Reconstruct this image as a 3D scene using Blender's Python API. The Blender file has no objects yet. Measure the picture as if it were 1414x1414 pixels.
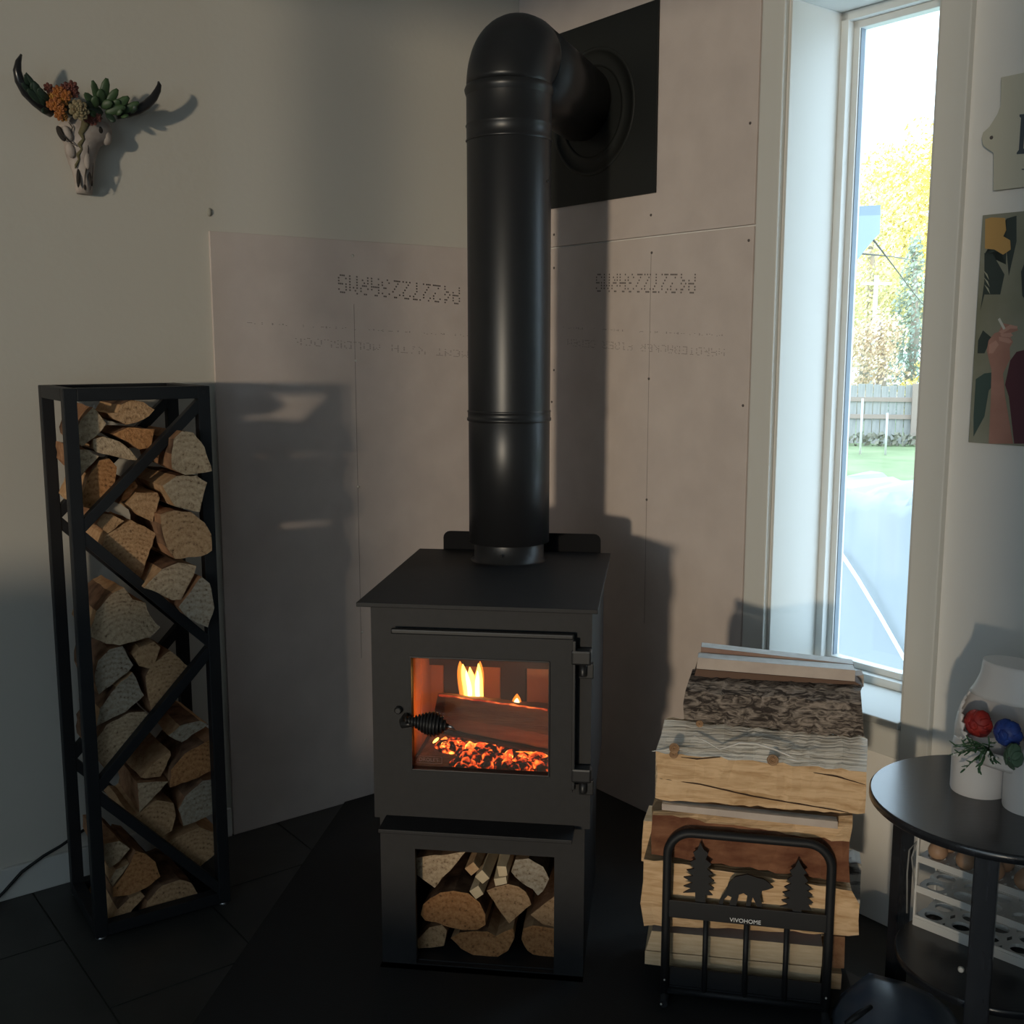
import bpy, bmesh, math, random
from mathutils import Vector as V, Matrix
random.seed(7)
sc = bpy.context.scene
COL = sc.collection

# ------------------------------------------------------------------ camera
F, H = 1500.0, 1.24
PITCH = math.atan(227 / 1500.0); YAW = math.radians(7.5)
FW = V((-math.sin(YAW) * math.cos(PITCH), math.cos(YAW) * math.cos(PITCH), -math.sin(PITCH)))
RT = V((math.cos(YAW), math.sin(YAW), 0)); UP = RT.cross(FW)
CAM = V((0, 0, H))
cd = bpy.data.cameras.new('camera'); cam = bpy.data.objects.new('camera', cd); COL.objects.link(cam)
cd.sensor_width = 36; cd.lens = 36 * F / 1414; cd.clip_end = 500; cd.clip_start = .02
cam.location = CAM; cam.rotation_euler = (math.pi / 2 - PITCH, 0, YAW); sc.camera = cam

def ray(x, y): return FW + RT * ((x - 707) / F) + UP * ((707 - y) / F)
def onz(x, y, z=0.): d = ray(x, y); return CAM + d * ((z - H) / d.z)
def onpl(x, y, P, n): d = ray(x, y); return CAM + d * ((P - CAM).dot(n) / d.dot(n))
def onY(x, y, Y): return onpl(x, y, V((0, Y, 0)), V((0, 1, 0)))

# ------------------------------------------------------------------ world, sun, portals, exposure
K = V((-.395, 3.194, 0)); S2 = math.sqrt(.5)
UL, NL = V((-S2, -S2, 0)), V((S2, -S2, 0))      # along the left wall away from the corner / into the room
UR, NR = V((S2, -S2, 0)), V((-S2, -S2, 0))
ROOM, CEIL = 4.6, 2.5
WS0, WS1, WZ0, WZ1 = .945, 1.305, .455, 1.985    # opening in the right wall
BS0, BS1, BZ0, BZ1 = 1.75, 2.64, .84, 2.24       # opening in the wall behind the camera
def LW(s, z, off=0.): return K + UL * s + NL * off + V((0, 0, z))
def RW(s, z, off=0.): return K + UR * s + NR * off + V((0, 0, z))
def Lpx(x, y, off=0.): return onpl(x, y, K + NL * off, NL)
def Rpx(x, y, off=0.): return onpl(x, y, K + NR * off, NR)

w = bpy.data.worlds.new('sky'); sc.world = w; w.use_nodes = True
bg = w.node_tree.nodes['Background']; bg.inputs[0].default_value = (.64, .83, 1.0, 1); bg.inputs[1].default_value = 2.2
sd = bpy.data.lights.new('sun_offscreen', 'SUN'); sun = bpy.data.objects.new('sun_offscreen', sd); COL.objects.link(sun)
sd.energy = 1.25; sd.color = (1.0, .86, .66); sd.angle = math.radians(2.4)
SUND = V((.21, .977, -.024)).normalized()
sun.rotation_euler = SUND.to_track_quat('-Z', 'Y').to_euler(); sun.location = (-3, -8, 4)
def portal(name, c, n, wdt, hgt):
    a = bpy.data.lights.new(name, 'AREA'); o = bpy.data.objects.new(name, a); COL.objects.link(o)
    a.shape = 'RECTANGLE'; a.size = wdt; a.size_y = hgt; a.cycles.is_portal = True
    o.location = c; o.rotation_euler = n.to_track_quat('-Z', 'Z').to_euler()
portal('window_portal', RW((WS0 + WS1) / 2, (WZ0 + WZ1) / 2, -.24), NR, WS1 - WS0, WZ1 - WZ0)
portal('patio_door_portal_offscreen', K + UL * (ROOM + .12) + UR * 3.5625 + V((0, 0, 1.245)), -UL, 1.815, 1.99)
portal('back_window_portal_offscreen', K + UL * (ROOM + .12) + UR * ((BS0 + BS1) / 2) + V((0, 0, (BZ0 + BZ1) / 2)), -UL, BS1 - BS0, BZ1 - BZ0)
vs = sc.view_settings
vs.view_transform = 'Standard'; vs.look = 'None'; vs.exposure = 1.1; vs.gamma = 1.0; vs.use_curve_mapping = False
sc.cycles.use_denoising = True
sc.cycles.max_bounces = 10; sc.cycles.transparent_max_bounces = 16; sc.cycles.sample_clamp_indirect = 6

# ------------------------------------------------------------------ materials
MATS = {}
def mat(name, col=(.5, .5, .5), rough=.6, metal=0., col2=None, scale=20., dist=0., bump=0., bscale=60., stretch=(1, 1, 1), emis=None, estr=0., spec=None, ramp=(.35, .65), detail=6.):
    if name in MATS: return MATS[name]
    m = bpy.data.materials.new(name); m.use_nodes = True; nt = m.node_tree; p = nt.nodes['Principled BSDF']
    p.inputs['Base Color'].default_value = (*col, 1); p.inputs['Roughness'].default_value = rough; p.inputs['Metallic'].default_value = metal
    if spec is not None: p.inputs['Specular IOR Level'].default_value = spec
    tc = nt.nodes.new('ShaderNodeTexCoord'); mp = nt.nodes.new('ShaderNodeMapping'); mp.inputs['Scale'].default_value = stretch
    nt.links.new(tc.outputs['Object'], mp.inputs[0])
    if col2:
        n = nt.nodes.new('ShaderNodeTexNoise'); n.inputs['Scale'].default_value = scale; n.inputs['Detail'].default_value = detail; n.inputs['Distortion'].default_value = dist
        r = nt.nodes.new('ShaderNodeValToRGB'); r.color_ramp.elements[0].position = ramp[0]; r.color_ramp.elements[1].position = ramp[1]
        r.color_ramp.elements[0].color = (*col, 1); r.color_ramp.elements[1].color = (*col2, 1)
        nt.links.new(mp.outputs[0], n.inputs['Vector']); nt.links.new(n.outputs[0], r.inputs[0]); nt.links.new(r.outputs[0], p.inputs['Base Color'])
    if bump:
        n2 = nt.nodes.new('ShaderNodeTexNoise'); n2.inputs['Scale'].default_value = bscale; n2.inputs['Detail'].default_value = 5
        b = nt.nodes.new('ShaderNodeBump'); b.inputs['Strength'].default_value = bump; b.inputs['Distance'].default_value = .004
        nt.links.new(mp.outputs[0], n2.inputs['Vector']); nt.links.new(n2.outputs[0], b.inputs['Height']); nt.links.new(b.outputs[0], p.inputs['Normal'])
    if emis: p.inputs['Emission Color'].default_value = (*emis, 1); p.inputs['Emission Strength'].default_value = estr
    MATS[name] = m; return m

def endgrain(name, c1, c2, crack=(.10, .055, .03)):
    m = bpy.data.materials.new(name); m.use_nodes = True; nt = m.node_tree; N = nt.nodes; L = nt.links; p = N['Principled BSDF']
    p.inputs['Roughness'].default_value = .85; p.inputs['Specular IOR Level'].default_value = .15
    tc = N.new('ShaderNodeTexCoord'); oi = N.new('ShaderNodeObjectInfo')
    wv = N.new('ShaderNodeTexWave'); wv.wave_type = 'RINGS'; wv.rings_direction = 'SPHERICAL'
    wv.inputs['Scale'].default_value = 55; wv.inputs['Distortion'].default_value = 3.5; wv.inputs['Detail'].default_value = 3; wv.inputs['Detail Scale'].default_value = 2.5
    nz = N.new('ShaderNodeTexNoise'); nz.inputs['Scale'].default_value = 170; nz.inputs['Detail'].default_value = 10; nz.inputs['Roughness'].default_value = .65
    nb = N.new('ShaderNodeTexNoise'); nb.inputs['Scale'].default_value = 14; nb.inputs['Detail'].default_value = 3
    for q in (wv, nz, nb): L.new(tc.outputs['Object'], q.inputs['Vector'])
    a = N.new('ShaderNodeMath'); a.operation = 'MULTIPLY_ADD'; a.inputs[1].default_value = .14; L.new(wv.outputs[1], a.inputs[0]); L.new(nz.outputs[0], a.inputs[2])
    r = N.new('ShaderNodeValToRGB'); e = r.color_ramp.elements
    e[0].position = .33; e[0].color = (*crack, 1); e[1].position = .72; e[1].color = (*c1, 1)
    e.new(.47).color = (*c2, 1)
    L.new(a.outputs[0], r.inputs[0])
    hs = N.new('ShaderNodeHueSaturation'); mr = N.new('ShaderNodeMapRange'); mr.inputs[3].default_value = .75; mr.inputs[4].default_value = 1.2
    L.new(nb.outputs[0], mr.inputs[0]); L.new(mr.outputs[0], hs.inputs['Value']); L.new(r.outputs[0], hs.inputs['Color'])
    L.new(hs.outputs[0], p.inputs['Base Color'])
    b = N.new('ShaderNodeBump'); b.inputs['Strength'].default_value = .8; b.inputs['Distance'].default_value = .005
    L.new(a.outputs[0], b.inputs['Height']); L.new(b.outputs[0], p.inputs['Normal'])
    MATS[name] = m; return m

END = [endgrain('endgrain_tan', (.56, .36, .20), (.42, .25, .13)), endgrain('endgrain_pale', (.58, .44, .29), (.42, .30, .19)),
       endgrain('endgrain_orange', (.55, .28, .12), (.40, .18, .07)), endgrain('endgrain_grey', (.44, .38, .30), (.32, .26, .19))]
SPLIT = [mat('split_wood_tan', (.42, .24, .12), .8, col2=(.56, .36, .20), scale=9, stretch=(6, 6, 6), bump=.5, bscale=30, spec=.15),
         mat('split_wood_brown', (.26, .13, .07), .85, col2=(.40, .22, .12), scale=8, stretch=(5, 5, 5), bump=.6, bscale=26, spec=.1)]
BARK = mat('bark_brown', (.10, .055, .035), .95, col2=(.26, .15, .09), scale=26, bump=1.0, bscale=40, spec=.1)

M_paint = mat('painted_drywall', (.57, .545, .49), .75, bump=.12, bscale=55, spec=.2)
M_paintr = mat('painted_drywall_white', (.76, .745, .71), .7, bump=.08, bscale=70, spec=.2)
M_board = mat('fibre_cement', (.52, .455, .425), .9, col2=(.58, .51, .475), scale=11, bump=.06, bscale=300, spec=.12, ramp=(.3, .7))
M_trim = mat('trim_white_paint', (.60, .60, .57), .5, spec=.3)
M_vinyl = mat('window_vinyl', (.62, .63, .61), .4)
M_tile = mat('slate_tile', (.030, .031, .030), .42, col2=(.045, .045, .043), scale=5, bump=.2, bscale=14)
M_grout = mat('grout', (.055, .055, .052), .9)
M_pad = mat('black_hearth_pad', (.012, .013, .014), .75, bump=.2, bscale=300)
M_stove = mat('stove_black_paint', (.0125, .0125, .0138), .60, col2=(.0155, .0152, .0168), scale=60, bump=.02, bscale=600, spec=.38)
M_pipe = mat('stovepipe_black_enamel', (.013, .0135, .015), .36, spec=.45)
M_plate = mat('flue_plate_black', (.014, .016, .016), .6, spec=.3)
M_iron = mat('cast_iron', (.014, .014, .015), .38, spec=.4)
M_steel = mat('dull_steel', (.35, .35, .36), .35, metal=1.)
M_black = mat('black_steel_frame', (.010, .011, .013), .55, spec=.35)
M_wtxt = mat('white_print', (.85, .85, .85), .6)
M_ink = mat('ink_print', (.14, .12, .11), .9)
M_inkl = mat('ink_print_light', (.25, .215, .195), .9)
M_screw = mat('screw_zinc', (.65, .64, .6), .4, metal=.6)

def glassmat(name, tint, gloss=.06, rough=.02, haze=None, hz=0.):
    m = bpy.data.materials.new(name); m.use_nodes = True; nt = m.node_tree; nt.nodes.clear(); N = nt.nodes
    out = N.new('ShaderNodeOutputMaterial'); t = N.new('ShaderNodeBsdfTransparent'); t.inputs[0].default_value = (*tint, 1)
    g = N.new('ShaderNodeBsdfGlossy'); g.inputs['Roughness'].default_value = rough; mx = N.new('ShaderNodeMixShader'); mx.inputs[0].default_value = gloss
    nt.links.new(t.outputs[0], mx.inputs[1]); nt.links.new(g.outputs[0], mx.inputs[2]); last = mx
    if haze:
        d = N.new('ShaderNodeBsdfDiffuse'); d.inputs[0].default_value = (*haze, 1); m2 = N.new('ShaderNodeMixShader')
        nz = N.new('ShaderNodeTexNoise'); nz.inputs['Scale'].default_value = 6; tc = N.new('ShaderNodeTexCoord'); mr = N.new('ShaderNodeMapRange')
        mr.inputs[1].default_value = .35; mr.inputs[2].default_value = .75; mr.inputs[3].default_value = hz * .3; mr.inputs[4].default_value = hz
        nt.links.new(tc.outputs['Object'], nz.inputs['Vector']); nt.links.new(nz.outputs[0], mr.inputs[0]); nt.links.new(mr.outputs[0], m2.inputs[0])
        nt.links.new(mx.outputs[0], m2.inputs[1]); nt.links.new(d.outputs[0], m2.inputs[2]); last = m2
    nt.links.new(last.outputs[0], out.inputs[0]); MATS[name] = m; return m
M_glass = glassmat('window_glass', (.97, .98, .98), .03)
M_stoveglass = glassmat('stove_ceramic_glass', (.86, .80, .74), .05, .04, haze=(.30, .24, .20), hz=.2)
M_tint = glassmat('sun_dimming_glass', (.66, .65, .635), .03)  # tint added to the unseen panes to hold the indoor sun down

# ------------------------------------------------------------------ mesh builder
class MB:
    def __init__(s): s.v = []; s.f = []; s.m = []; s.sm = []
    def add(s, vs, fs, mi=0, sm=False):
        o = len(s.v); s.v += [V(q) for q in vs]; s.f += [[o + i for i in f] for f in fs]; s.m += [mi] * len(fs); s.sm += [sm] * len(fs); return s
    def hexa(s, p, mi=0):       # p: 8 points, bottom loop 0-3, top loop 4-7
        return s.add(p, [(3, 2, 1, 0), (4, 5, 6, 7), (0, 1, 5, 4), (1, 2, 6, 5), (2, 3, 7, 6), (3, 0, 4, 7)], mi)
    def box(s, a, b, mi=0):
        (x0, y0, z0), (x1, y1, z1) = a, b
        return s.hexa([(x0, y0, z0), (x1, y0, z0), (x1, y1, z0), (x0, y1, z0), (x0, y0, z1), (x1, y0, z1), (x1, y1, z1), (x0, y1, z1)], mi)
    def obox(s, o, ex, ey, ez, mi=0):   # oriented box from an origin corner and three edge vectors
        o = V(o); return s.hexa([o, o + ex, o + ex + ey, o + ey, o + ez, o + ex + ez, o + ex + ey + ez, o + ey + ez], mi)
    def bar(s, a, b, w, h, up=V((0, 0, 1)), mi=0):   # rectangular bar between two points, w across, h along up
        a, b = V(a), V(b); d = (b - a).normalized(); x = d.cross(up); x.normalize(); u = x.cross(d)
        x *= w / 2; u *= h / 2
        return s.hexa([a - x - u, a + x - u, b + x - u, b - x - u, a - x + u, a + x + u, b + x + u, b - x + u], mi)
    def tube(s, pts, r, n=10, mi=0, caps=True, sm=True):
        pts = [V(p) for p in pts]; rr = r if isinstance(r, (list, tuple)) else [r] * len(pts)
        vs = []; ref = None
        for i, p in enumerate(pts):
            t = (pts[min(i + 1, len(pts) - 1)] - pts[max(i - 1, 0)]).normalized()
            if ref is None: ref = t.orthogonal().normalized()
            ref = (ref - t * ref.dot(t)).normalized(); b = t.cross(ref)
            for k in range(n): a = 2 * math.pi * k / n; vs.append(p + (ref * math.cos(a) + b * math.sin(a)) * rr[i])
        fs = [(i * n + k, i * n + (k + 1) % n, (i + 1) * n + (k + 1) % n, (i + 1) * n + k) for i in range(len(pts) - 1) for k in range(n)]
        s.add(vs, fs, mi, sm)
        if caps:
            o = len(s.v) - len(vs); s.f += [[o + k for k in range(n)][::-1], [o + (len(pts) - 1) * n + k for k in range(n)]]; s.m += [mi] * 2; s.sm += [False] * 2
        return s
    def lathe(s, c, prof, n=32, axis=V((0, 0, 1)), mi=0, sm=True, cap=True):   # prof: (radius, height)
        axis = axis.normalized(); x = axis.orthogonal().normalized(); y = axis.cross(x); c = V(c); vs = []
        for r, h in prof:
            for k in range(n): a = 2 * math.pi * k / n; vs.append(c + axis * h + (x * math.cos(a) + y * math.sin(a)) * r)
        fs = [(i * n + k, i * n + (k + 1) % n, (i + 1) * n + (k + 1) % n, (i + 1) * n + k) for i in range(len(prof) - 1) for k in range(n)]
        s.add(vs, fs, mi, sm)
        if cap:
            o = len(s.v) - len(vs); s.f += [[o + k for k in range(n)][::-1], [o + (len(prof) - 1) * n + k for k in range(n)]]; s.m += [mi] * 2; s.sm += [False] * 2
        return s
    def prism(s, poly, d, mi=0, side=None):
        poly = [V(p) for p in poly]; n = len(poly); d = V(d)
        s.add(poly + [p + d for p in poly], [tuple(range(n))[::-1], tuple(range(n, 2 * n))], mi)
        o = len(s.v) - 2 * n
        for i in range(n): s.f.append([o + i, o + (i + 1) % n, o + n + (i + 1) % n, o + n + i]); s.m.append(mi if side is None else side); s.sm.append(False)
        return s
    def ball(s, c, rx, ry=None, rz=None, nu=12, nv=8, M=None, mi=0):
        ry = rx if ry is None else ry; rz = rx if rz is None else rz; c = V(c); vs = []
        for i in range(nv + 1):
            t = math.pi * i / nv
            for k in range(nu):
                a = 2 * math.pi * k / nu; q = V((rx * math.sin(t) * math.cos(a), ry * math.sin(t) * math.sin(a), rz * math.cos(t)))
                vs.append(c + (M @ q if M else q))
        s.add(vs, [(i * nu + k, (i + 1) * nu + k, (i + 1) * nu + (k + 1) % nu, i * nu + (k + 1) % nu) for i in range(nv) for k in range(nu)], mi, True); return s
    def build(s, name, mats, parent=None, bevel=0., origin=None, seg=2):
        me = bpy.data.meshes.new(name)
        xs = [q.x for q in s.v]; ys = [q.y for q in s.v]; zs = [q.z for q in s.v]
        og = V(origin) if origin is not None else V(((min(xs) + max(xs)) / 2, (min(ys) + max(ys)) / 2, min(zs)))
        me.from_pydata([q - og for q in s.v], [], s.f)
        if not isinstance(mats, (list, tuple)): mats = [mats]
        for m in mats: me.materials.append(m)
        me.polygons.foreach_set('material_index', s.m); me.polygons.foreach_set('use_smooth', s.sm)
        bm = bmesh.new(); bm.from_mesh(me); bmesh.ops.recalc_face_normals(bm, faces=bm.faces)
        if bevel:
            bmesh.ops.bevel(bm, geom=[e for e in bm.edges if e.is_manifold and e.calc_face_angle(0) > .5], offset=bevel, segments=seg, affect='EDGES', profile=.6)
        bm.to_mesh(me); bm.free(); me.update()
        o = bpy.data.objects.new(name, me); COL.objects.link(o); setpar(o, og, parent); return o

ORG = {}
def setpar(o, og, parent):
    ORG[o.name] = V(og)
    if parent is None: o.location = og
    else: o.parent = parent; o.location = V(og) - ORG[parent.name]
def thing(name, loc, label, cat, group=None):
    o = bpy.data.objects.new(name, None); COL.objects.link(o); o.empty_display_size = .05; setpar(o, V(loc), None); return tag(o, label, cat, group)
def tag(o, label, cat, group=None):
    o['label'] = label; o['category'] = cat
    if group: o['group'] = group
    return o
def struct(o): o['kind'] = 'structure'; return o
def copyto(o, parent, loc):     # copy of a part with shared mesh
    c = o.copy(); COL.objects.link(c); setpar(c, loc, parent); return c
def textmesh(name, body, size, o, ex, ey, m, parent, ext=.0004):
    cu = bpy.data.curves.new('tmp', 'FONT'); cu.body = body; cu.size = size; cu.align_x = 'CENTER'; cu.align_y = 'CENTER'; cu.extrude = ext
    to = bpy.data.objects.new('tmp', cu); COL.objects.link(to); bpy.context.view_layer.update()
    me0 = to.evaluated_get(bpy.context.evaluated_depsgraph_get()).to_mesh()
    en = ex.cross(ey); b = MB(); b.add([V(o) + ex * q.co.x + ey * q.co.y + en * q.co.z for q in me0.vertices], [tuple(p.vertices) for p in me0.polygons])
    bpy.data.objects.remove(to); return b.build(name, m, parent)

# ------------------------------------------------------------------ room shell
Z = V((0, 0, 1))
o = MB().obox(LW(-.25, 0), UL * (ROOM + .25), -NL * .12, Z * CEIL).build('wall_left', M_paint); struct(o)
b = MB(); T = -NR * .22
b.obox(RW(0, 0), UR * WS0, T, Z * CEIL); b.obox(RW(WS1, 0), UR * (ROOM - WS1), T, Z * CEIL)
b.obox(RW(WS0, 0), UR * (WS1 - WS0), T, Z * WZ0); b.obox(RW(WS0, WZ1), UR * (WS1 - WS0), T, Z * (CEIL - WZ1))
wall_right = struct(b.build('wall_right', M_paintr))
def BW(sr, z, off=0.): return K + UL * (ROOM - off) + UR * sr + Z * z
b = MB(); T = UL * .12
GS0, GS1, GZa, GZb = 2.655, 4.47, .25, 2.24      # glazed patio door next to the tall window
b.obox(BW(0, 0), UR * BS0, T, Z * CEIL); b.obox(BW(BS1, 0), UR * (GS0 - BS1), T, Z * CEIL); b.obox(BW(GS0, 0), UR * (GS1 - GS0), T, Z * GZa); b.obox(BW(GS0, GZb), UR * (GS1 - GS0), T, Z * (CEIL - GZb)); b.obox(BW(GS1, 0), UR * (ROOM - GS1), T, Z * CEIL)
b.obox(BW(BS0, 0), UR * (BS1 - BS0), T, Z * BZ0); b.obox(BW(BS0, BZ1), UR * (BS1 - BS0), T, Z * (CEIL - BZ1))
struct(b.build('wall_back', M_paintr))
struct(MB().obox(K + UR * ROOM, UL * ROOM, UR * .12, Z * CEIL).build('wall_side', M_paintr))
struct(MB().obox(LW(-.3, CEIL) + (-UR) * .3, UL * (ROOM + .6), UR * (ROOM + .6), Z * .1).build('ceiling', mat('ceiling_paint', (.6, .59, .56), .8)))
floor = struct(MB().obox(LW(-.3, -.2) + (-UR) * .3, UL * (ROOM + .6), UR * (ROOM + .6), Z * .197).build('floor', M_grout))
# tiles in running bond, aligned with the walls
tw, tl, g = .305, .61, .004
proto = None
for i in range(-1, 15):
    for j in range(-1, 9):
        a = 1.43 - 5 * tw + i * tw; c = .567 - 2 * tl + j * tl + (tl / 2 if i % 2 else 0)
        if a < -.05 or a + tw > ROOM or c < -.35 or c + tl > ROOM: continue
        P = K + UL * (a + g / 2) + UR * (c + g / 2) + Z * (-.003)
        if proto is None: proto = MB().obox(P, UL * (tw - g), UR * (tl - g), Z * .003).build('floor_tile', M_tile, floor, origin=P)
        else: copyto(proto, floor, P)
struct(MB().obox(LW(.945, 0), UL * (ROOM - .945), NL * .012, Z * .075).build('baseboard_left', M_trim, bevel=.003))
b = MB().obox(BW(BS0 - .06, BZ0 - .06), UR * (BS1 - BS0 + .06), -UL * .02, Z * .06).obox(BW(BS0 - .06, BZ1), UR * (BS1 - BS0 + .06), -UL * .02, Z * .06)
b.obox(BW(BS0 - .06, BZ0), UR * .06, -UL * .02, Z * (BZ1 - BZ0))
win2 = struct(b.build('window_2', M_trim))
b = MB().obox(BW(GS0 - .02, GZb), UR * (GS1 - GS0 + .08), -UL * .02, Z * .06).obox(BW(GS0 - .012, 0), UR * .012, -UL * .02, Z * GZb).obox(BW(GS1, 0), UR * .06, -UL * .02, Z * GZb)
door1 = struct(b.build('door_1', M_trim)); MB().obox(BW(GS0, GZa, -.05), UR * (GS1 - GS0), UL * .004, Z * (GZb - GZa)).build('pane', M_tint, door1)
MB().obox(BW(BS0, BZ0, -.05), UR * (BS1 - BS0), UL * .004, Z * (BZ1 - BZ0)).build('pane', M_tint, win2)

# window in the right wall
w1 = bpy.data.objects.new('window_1', None); COL.objects.link(w1); setpar(w1, RW((WS0 + WS1) / 2, WZ0), None); struct(w1)
Wd, Hd = WS1 - WS0, WZ1 - WZ0
def rw_box(name, s0, s1, z0, z1, o0, o1, m, bevel=.002):
    return MB().obox(RW(s0, z0, o0), UR * (s1 - s0), NR * (o1 - o0), Z * (z1 - z0)).build(name, m, w1, bevel)
rw_box('jamb_liner', WS0, WS0 + .006, WZ0, WZ1, -.215, .004, M_trim, .001); rw_box('jamb_liner', WS1 - .006, WS1, WZ0, WZ1, -.215, .004, M_trim, .001)
rw_box('head_liner', WS0, WS1, WZ1 - .006, WZ1, -.215, .004, M_trim, .001); rw_box('sill', WS0, WS1, WZ0 - .004, WZ0 + .012, -.2, .022, M_trim, .003)
rw_box('casing', WS0 - .066, WS0 - .004, WZ0 - .07, WZ1 + .07, .0, .017, M_trim, .003); rw_box('casing', WS1 + .004, WS1 + .068, WZ0 - .07, WZ1 + .07, .0, .017, M_trim, .003)
rw_box('casing', WS0 - .004, WS1 + .004, WZ1 + .004, WZ1 + .07, .0, .017, M_trim, .003); rw_box('apron', WS0 - .004, WS1 + .004, WZ0 - .07, WZ0 - .005, .0, .015, M_trim, .003)
for (a, c, o0, o1, nm) in ((.006, .026, -.215, -.166, 'frame'), (.026, .042, -.215, -.186, 'sash')):
    rw_box(nm, WS0 + a, WS0 + c, WZ0 + .012, WZ1 - .006, o0, o1, M_vinyl); rw_box(nm, WS1 - c, WS1 - a, WZ0 + .012, WZ1 - .006, o0, o1, M_vinyl)
    rw_box(nm, WS0 + a, WS1 - a, WZ0 + a + .006, WZ0 + c + .006, o0, o1, M_vinyl); rw_box(nm, WS0 + a, WS1 - a, WZ1 - c, WZ1 - a, o0, o1, M_vinyl)
rw_box('gasket', WS0 + .0415, WS0 + .0440, WZ0 + .05, WZ1 - .042, -.205, -.190, mat('gasket_grey', (.16, .2, .24), .6), 0)
rw_box('pane', WS0 + .04, WS1 - .04, WZ0 + .045, WZ1 - .04, -.204, -.200, M_glass, 0)

# hearth pad
pl = [V((-.825, 2.748, 0)), V((-.395, 3.18, 0)), V((.40, 2.385, 0)), V((.40, 1.45, 0)), V((-.825, 1.45, 0))]
tag(MB().prism(pl, Z * .006).build('hearth_pad', M_pad), 'thin black hearth pad lying on the floor under the stove', 'hearth pad')
PADZ = .006

# cement boards
BT, JZ = .008, 1.514
def dots(glyphs): return glyphs
FONT = {'A': '0E11111F111111', '4': '02060A121F0202', '2': '0E11010204081F', '7': '1F010204040404', '3': '0E11010601110E', 'R': '1E11111E141211', 'N': '1119151311' + '1111', 'G': '0E11101711110E',
 'H': '1111111F111111', 'D': '1E11111111111E', 'I': '0E04040404040E', 'E': '1F10101E10101F', 'B': '1E11111E11111E', 'C': '0E11101010110E', 'K': '11121418141211', 'F': '1F10101E101010', 'M': '111B1511111111',
 'T': '1F040404040404', 'W': '11111115151B11', 'O': '0E11111111110E', 'L': '1010101010101F', ' ': '00000000000000'}
def dotprint(name, body, start, ex, ey, wdt, hgt, m, parent, en, keep=1., rows=None):
    """dot-matrix print: start is the reading origin (bottom-left of the first letter as printed), ex reading direction, ey letter-up"""
    n = len(body); cw = wdt / n; px = cw / 6.2; py = hgt / 7; b = MB(); r = random.Random(len(body))
    for i, ch in enumerate(body):
        gl = FONT[ch]
        for q in range(7):
            row = int(gl[2 * q:2 * q + 2], 16)
            if rows and q not in rows: continue
            for k in range(5):
                if row >> (4 - k) & 1 and r.random() < keep:
                    P = start + ex * (i * cw + k * px) + ey * ((6 - q) * py) + en * .0004
                    b.add([P, P + ex * px * .85, P + ex * px * .85 + ey * py * .55, P + ey * py * .55], [(0, 1, 2, 3)])
    o_ = b.build(name, m, parent); o_['kind'] = 'stuff'; return o_
def board(name, O, ux, wdt, z0, z1, n, label):
    o = MB().obox(O + Z * z0 + n * .0005, ux * wdt, n * BT, Z * (z1 - z0)).build(name, M_board, bevel=.0015)
    return tag(o, label, 'wall panel', 'fibre cement boards lining the corner')
bl = board('cement_board', K, UL, .94, .0, JZ - .001, NL, 'greyish pink fibre cement board screwed to the wall behind the log rack')
br = board('cement_board', K + UR * (BT + .001), UR, .859, .0, JZ - .002, NR, 'lower greyish fibre cement board on the wall below the flue plate')
bu = board('cement_board', K + UR * .0006, UR, .8674, JZ + .002, CEIL - .01, NR, 'upper greyish fibre cement board carrying the black square flue plate')
sc0 = None
def screws(pts, parent, n, m):
    first = None
    for P in pts:
        if first is None: first = MB().lathe(P, [(.0035, 0), (.0032, .0012), (.0012, .0016)], 8, n).build('screw', m, parent, origin=P)
        else: copyto(first, parent, P)
OB = BT + .0006
screws([Lpx(x, y, OB) for x, y in ((487, 353), (491, 498), (495, 672), (505, 1022), (500, 873))], bl, NL, M_screw)
M_scrd = mat('screw_dark', (.10, .085, .08), .6)
screws([Rpx(x, y, OB) for x, y in ((900, 349), (896, 523), (765, 370), (765, 511), (762, 555), (1034, 332), (893, 690), (1026, 560))], br, NR, M_scrd)
screws([Rpx(x, y, OB) for x, y in ((765, 324), (899, 297), (1036, 170))], bu, NR, M_scrd)
CODE = 'A4227223ARNG'; L3 = 'HARDIEBACKER FIBER CEMENT WITH MOLDBLOCK'
# printed upside down: reading runs from right to left
def lprint(nm, body, a, c, hgt, m, keep=1., rows=None):   # a = start (right, top as seen), c = end (left)
    P, Q = Lpx(*a, OB), Lpx(*c, OB); e = (Q - P); dotprint(nm, body, P, e.normalized(), -Z, e.length, hgt, m, bl, NL, keep, rows)
def rprint(nm, body, a, c, hgt, m, keep=1., rows=None):
    P, Q = Rpx(*a, OB), Rpx(*c, OB); e = (Q - P); dotprint(nm, body, P, e.normalized(), -Z, e.length, hgt, m, br, NR, keep, rows)
lprint('printed_code', CODE, (635, 397), (463, 378), .050, M_ink, .8)
lprint('printed_line', L3[-25:], (713, 490), (402, 465), .020, M_inkl, .7)
lprint('printed_smudge', L3[:30], (713, 465), (338, 442), .012, M_ink, .45, (2, 3, 4))
rprint('printed_code', CODE, (961, 378), (821, 378), .050, M_ink, .8)
rprint('printed_line', L3[:24], (1001, 482), (782, 468), .020, M_inkl, .7)
rprint('printed_smudge', L3[:26], (998, 460), (766, 449), .012, M_ink, .45, (2, 3, 4))
# faint stud lines printed on the boards
MB().obox(Lpx(489, 420, OB), NL * .0003, UL * .0012, -Z * .95).build('pencil_line', M_inkl, bl)
MB().obox(Rpx(899, 350, OB), NR * .0003, UR * .0012, -Z * .95).build('pencil_line', M_inkl, br)
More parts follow.
